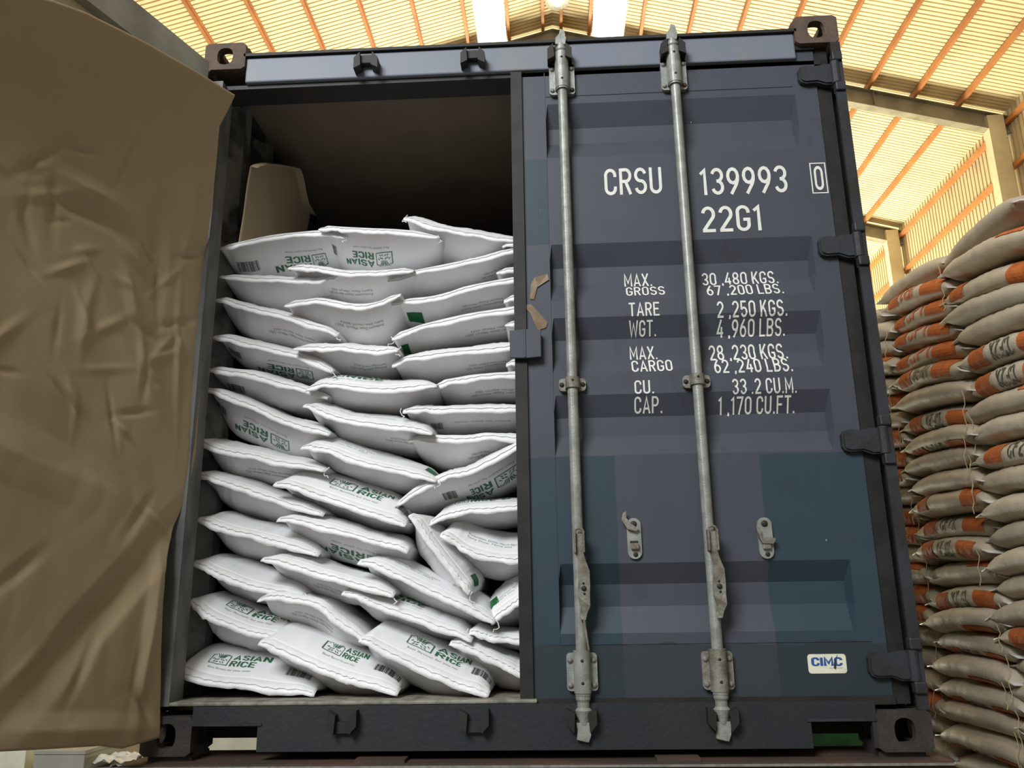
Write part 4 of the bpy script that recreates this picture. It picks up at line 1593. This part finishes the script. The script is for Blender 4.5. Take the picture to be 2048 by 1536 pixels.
def sack_kind(kind, seed):
    """one grain sack at the world origin with its parts; copies share its meshes."""
    g = Grain(seed, .014 + .012 * abs(math.sin(seed * 5)))
    body = {'plain': 'grain', 'grey': 'grain_b', 'pale': 'grain_c'}.get(kind, ('grain', 'grain_c', 'grain')[int(seed * 10) % 3])
    o = obj('grain_sack', g.body(), M[body], None, True, (0, 0, 0))
    pi = math.pi
    if kind in ('cf', 'cfd', 'cflow'):
        p0, p1 = {'cf': (pi + .15, pi - .75), 'cfd': (pi + .55, pi - .40), 'cflow': (pi + 1.15, pi + .35)}[kind]
        obj('stencil_text', g.wrap(stroke_geo('CF2X', .075), -.20, .22, p0, p1, kind != 'cf'), M['stencil_black'], o)
        obj('orange_band', g.wrap(SQUARE, -.72, -.34, p0 + .1, p1 - .05), M['orange'], o)
        obj('orange_band', g.wrap(SQUARE, .36, .80, p0 + .1, p1 - .05), M['orange'], o)
    elif kind in ('jp', 'jpd'):
        p0, p1 = pi + .15, pi - .95
        obj('stencil_text', g.wrap(stroke_geo('JP1', .075), -.34, .22, p0, p1, kind == 'jpd'), M['stencil_red'], o)
        obj('orange_band', g.wrap(SQUARE, -.82, -.42, p0 + .1, p1 - .05), M['orange'], o)
        obj('orange_band', g.wrap(SQUARE, .30, .85, p0 + .05, p1 - .2), M['orange'], o)
    elif kind == 'mi':
        p0, p1 = pi + .35, pi - .75
        obj('stencil_text', g.wrap(stroke_geo('MI-K', .07), -.22, .24, p0, p1, True), M['stencil_green'], o)
        obj('orange_band', g.wrap(SQUARE, -.70, -.30, p0 + .1, p1), M['orange'], o)
        obj('orange_band', g.wrap(SQUARE, .32, .80, p0, p1 - .2), M['orange'], o)
    elif kind == 'band':
        obj('orange_band', g.wrap(SQUARE, .30, .82, pi - .35, pi - 1.15), M['orange'], o)
    elif kind == 'low':
        obj('orange_band', g.wrap(SQUARE, .05, .70, pi + 1.2, pi + .35), M['orange'], o)
    elif kind == 'ends':
        obj('orange_band', g.wrap(SQUARE, -.80, -.45, pi + .3, pi - .8), M['orange'], o)
        obj('orange_band', g.wrap(SQUARE, .50, .86, pi + .4, pi - .8), M['orange'], o)
    obj('sewn_end', g.end_flap(-1), M['grain_hem'], o, True)
    obj('sewn_end', g.end_flap(1), M['grain_hem'], o, True)
    if int(seed * 100) % 2: return o
    bm = bmesh.new()
    p = g.at(.97, math.pi, .004)
    L = .10 + .10 * abs(math.sin(seed * 3.3))
    tube(bm, [p + Vector((-.012 - .006 * math.sin(t * 2 + seed), -.004 * math.sin(t * 1.3), -L * t / 6)) for t in range(7)], .0018, 5)
    obj('twine_end', bm, M['twine'], o)
    return o


def dup(root, loc, rot):
    r = root.copy()
    COL.objects.link(r)
    r.location, r.rotation_euler = loc, rot
    for ch in list(root.children):
        c = ch.copy()
        COL.objects.link(c)
        c.parent = r
    return r


KA = ['jpd', 'jp', 'jp', 'jp', 'mi', 'plain', 'cfd', 'cflow', 'plain', 'plain', 'ends', 'cf', 'cfd', 'band', 'cfd', 'low', 'cflow', 'low', 'cflow', 'plain', 'cflow', 'plain', 'cfd', 'plain', 'low', 'cfd', 'plain', 'band']
KB = ['band', 'ends', 'grey', 'plain', 'cfd', 'cfd', 'band', 'band', 'cf', 'plain', 'pale', 'grey', 'pale', 'plain', 'grey', 'cfd', 'low', 'low', 'ends', 'plain', 'plain', 'plain', 'cfd', 'plain', 'low', 'cfd', 'plain', 'band']
KC = ['plain', 'grey', 'band', 'plain', 'ends', 'plain', 'ends', 'ends', 'cf', 'plain', 'cfd', 'ends', 'plain', 'band', 'ends', 'ends', 'plain', 'plain', 'low', 'ends', 'plain', 'plain', 'cfd', 'plain', 'low', 'cfd', 'plain', 'band']
SAY = {'jpd': 'upside-down red letters', 'jp': 'upright red letters', 'mi': 'faded green letters', 'cf': 'upright faded black letters', 'cfd': 'upside-down black letters',
       'cflow': 'black letters low down', 'band': 'one orange band', 'low': 'an orange band underneath', 'ends': 'orange ends', 'plain': 'a plain side', 'grey': 'a plain greyish side', 'pale': 'a plain pale side'}
COLS = [('middle right-hand column', 1.62, 2.045, KA), ('nearest right-hand column', .885, 1.965, KB), ('farthest right-hand column', 2.36, 2.06, KC)]
PITCH_Z = .1135
protos = {}
rr = random.Random(11)
for where, yc, ztop, kinds in COLS:
    for i, kd in enumerate(kinds):
        z = ztop - PITCH_Z * i
        if z < FLOOR_Z + .06: break
        rise = .20 * min(1, max(0, (z - .35) / 1.7))
        loc = (XS + GW / 2 + rr.uniform(-.02, .02), yc + rr.uniform(-.035, .035), z + rr.uniform(-.006, .006))
        rot = (rise + rr.uniform(-.03, .03), rr.uniform(-.06, .06), rr.uniform(-.04, .04))
        key = (kd, rr.randrange(3))
        if key not in protos:
            o = protos[key] = sack_kind(kd, .37 + key[1] * 1.1 + len(kd) * .21)
            o.location, o.rotation_euler = loc, rot
        else:
            o = dup(protos[key], loc, rot)
        tag(o, 'tan sack, %s, %s%s in the %s' % (SAY[kd], ORD[i + 1], ' from top', where), 'sack', 'tan grain sacks in the right-hand stack')
# loose sacks lying on top of the stack
for (y, z, rx, rzz, kd, lab) in ((1.75, 2.19, .10, .03, 'plain', 'plain tan sack lying topmost on the middle right-hand column'),
                                 (1.00, 2.12, .02, -.05, 'grey', 'greyish tan sack lying topmost on the nearest right-hand column'),
                                 (2.55, 2.19, .12, .0, 'grey', 'greyish tan sack lying topmost on the farthest right-hand column')):
    key = (kd, 0)
    if key not in protos:
        o = protos[key] = sack_kind(kd, .9)
        o.location, o.rotation_euler = (XS + .27, y, z), (rx, 0, rzz)
    else:
        o = dup(protos[key], (XS + .27, y, z), (rx, 0, rzz))
    tag(o, lab, 'sack', 'tan grain sacks in the right-hand stack')

# ------------------------------------------------------------------ chassis the container stands on
ch = tag(empty('trailer_chassis', (CW / 2, 2.5, FLOOR_Z)), 'rusty brown trailer chassis under the shipping container', 'trailer chassis')
bm = bmesh.new()
box(bm, -.03, CW + .03, -.045, .22, -.030, -.016)
box(bm, -.03, CW + .03, -.030, -.016, -.26, -.030)
box(bm, -.03, CW + .03, -.045, .22, -.275, -.26)
obj('end_bolster', bm, M['beam_rust'], ch)
obj('edge_highlight', BX(-.03, CW + .03, -.0475, -.0452, -.029, -.022), M['bolt'], ch)  # pale strip standing in for the highlight along the beam's front edge
for x0, x1 in ((.69, .845), (1.605, 1.735)):
    obj('wear_pad', BX(x0, x1, -.04, .03, -.016, -.006), M['beam_rust'], ch)
for x in (.02, CW - .16):
    for y in (.0, CL - .17):
        obj('lock_pad', BX(x, x + .14, y + .02, y + .16, -.016, .0), M['dark_rust'], ch)
for x in (.75, CW - .75):
    bm = bmesh.new()
    box(bm, x - .07, x + .07, .22, CL - .1, -.032, -.016)
    box(bm, x - .008, x + .008, .22, CL - .1, -.42, -.032)
    box(bm, x - .07, x + .07, .22, CL - .1, -.436, -.42)
    obj('main_rail', bm, M['beam_rust'], ch)
obj('end_bolster', BX(-.03, CW + .03, CL - .3, CL + .05, -.25, -.016), M['beam_rust'], ch)
for y in (1.4, 4.6):
    bm = bmesh.new()
    tube(bm, [(.1, y, -.66), (CW - .1, y, -.66)], .06, 12)
    for x in (.75, CW - .75):
        box(bm, x - .05, x + .05, y - .1, y + .1, -.66, -.43)
    obj('axle', bm, M['dark_rust'], ch)
    for x in (.18, CW - .18):
        bm = bmesh.new()
        prof = [(-.12, .20), (-.12, .40), (-.09, .47), (-.03, .49), (.03, .49), (.09, .47), (.12, .40), (.12, .20)]
        rings = [[bm.verts.new((x + dx, y + r * math.cos(2 * math.pi * k / 32), -.66 + r * math.sin(2 * math.pi * k / 32))) for k in range(32)] for dx, r in prof]
        for a, b in zip(rings, rings[1:] + rings[:1]):
            for k in range(32):
                bm.faces.new((a[k], a[(k + 1) % 32], b[(k + 1) % 32], b[k]))
        obj('wheel', bm, M['tyre'], ch)

# ------------------------------------------------------------------ bits standing on the floor behind
def carton(loc, sx, sy, sz, rot, m, label, lid=True):
    bm = bmesh.new()
    box(bm, -sx / 2, sx / 2, -sy / 2, sy / 2, 0, sz, .006)
    o = obj('carton', bm, M[m], None, False, (0, 0, 0))
    if lid:
        bm = bmesh.new()
        box(bm, -sx / 2 - .008, sx / 2 + .008, -sy / 2 - .008, sy / 2 + .008, sz + .0005, sz + .03, .004)
        obj('lid', bm, M[m], o)
    o.location, o.rotation_euler = loc, (0, 0, rot)
    return tag(o, label, 'carton')


carton((-3.35, 4.1, FLOOR_Z), 1.15, .6, .62, .12, 'carton_white', 'cream box on the floor at the bottom left corner')
carton((-2.40, 4.05, FLOOR_Z), .40, .6, .56, -.04, 'carton_grey', 'grey box on the floor beside the cream box under the paper sheet')
carton((-2.15, 6.6, FLOOR_Z), 1.3, .6, .42, .2, 'carton_white', 'cream box on the floor seen through the left pocket under the container')
rp = random.Random(8)
for i, (x, y, z) in enumerate(((-2.08, 4.0, .50), (-1.95, 4.05, .47))):
    bm = bmesh.new()
    r = [[bm.verts.new((x + .16 * a / 4 + .02 * rp.random(), y + .16 * b / 4 + .02 * rp.random(), FLOOR_Z + z + .06 * noise.noise(Vector((a * .8 + i * 9, b * .8, 2))))) for b in range(-4, 5)] for a in range(-4, 5)]
    for p, q in zip(r, r[1:]):
        for k in range(8):
            bm.faces.new((p[k], q[k], q[k + 1], p[k + 1]))
    o = tag(obj('scrap_paper', bm, M['paper_white'], None, False, (x, y, FLOOR_Z + z)), ('crumpled white paper scrap on the low crate, farther from the container', 'crumpled white paper scrap on the low crate, beside the container foot')[i], 'paper scrap')
    o.modifiers.new('thickness', 'SOLIDIFY').thickness = .004
carton((-2.02, 4.05, FLOOR_Z), .42, .5, .44, 0, 'carton_grey', 'low grey crate under crumpled white paper beside the container foot', False)
bm = bmesh.new()
box(bm, -.55, .55, -.3, .3, 0, .56, .01)
o = tag(obj('plastic_crate', bm, M['green_crate'], None, False, (0, 0, 0)), 'green plastic crate on the floor seen through the right pocket under the container', 'crate')
bm = bmesh.new()
box(bm, -.57, .57, -.32, .32, .5605, .60, .008)
obj('rim', bm, M['green_crate'], o)
o.location = (3.95, 6.1, FLOOR_Z)

# ------------------------------------------------------------------ high-bay lamp hanging by the ridge
lamp = tag(empty('high_bay_lamp', (1.66, 10.9, 11.75)), 'glowing high-bay lamp hanging by the roof ridge above the container', 'lamp')
bm = bmesh.new()
lathe(bm, 1.66, 10.9, [(11.92, .05), (11.90, .09), (11.80, .20), (11.75, .24), (11.752, .235), (11.82, .15)], 24)
obj('lamp_shade', bm, M['galv'], lamp)
bm = bmesh.new()
tube(bm, [(1.66, 10.9, 11.92), (1.66, 10.9, 12.2)], .012, 8)
obj('suspension_rod', bm, M['galv'], lamp)
mm, nt, b = nodes_of('lamp_glow')
b.inputs['Emission Color'].default_value = (1, .85, .55, 1)
b.inputs['Emission Strength'].default_value = 12
bm = bmesh.new()
bmesh.ops.create_uvsphere(bm, u_segments=16, v_segments=10, radius=.11)
bmesh.ops.translate(bm, verts=bm.verts, vec=(1.66, 10.9, 11.77))
obj('bulb', bm, mm, lamp, True)
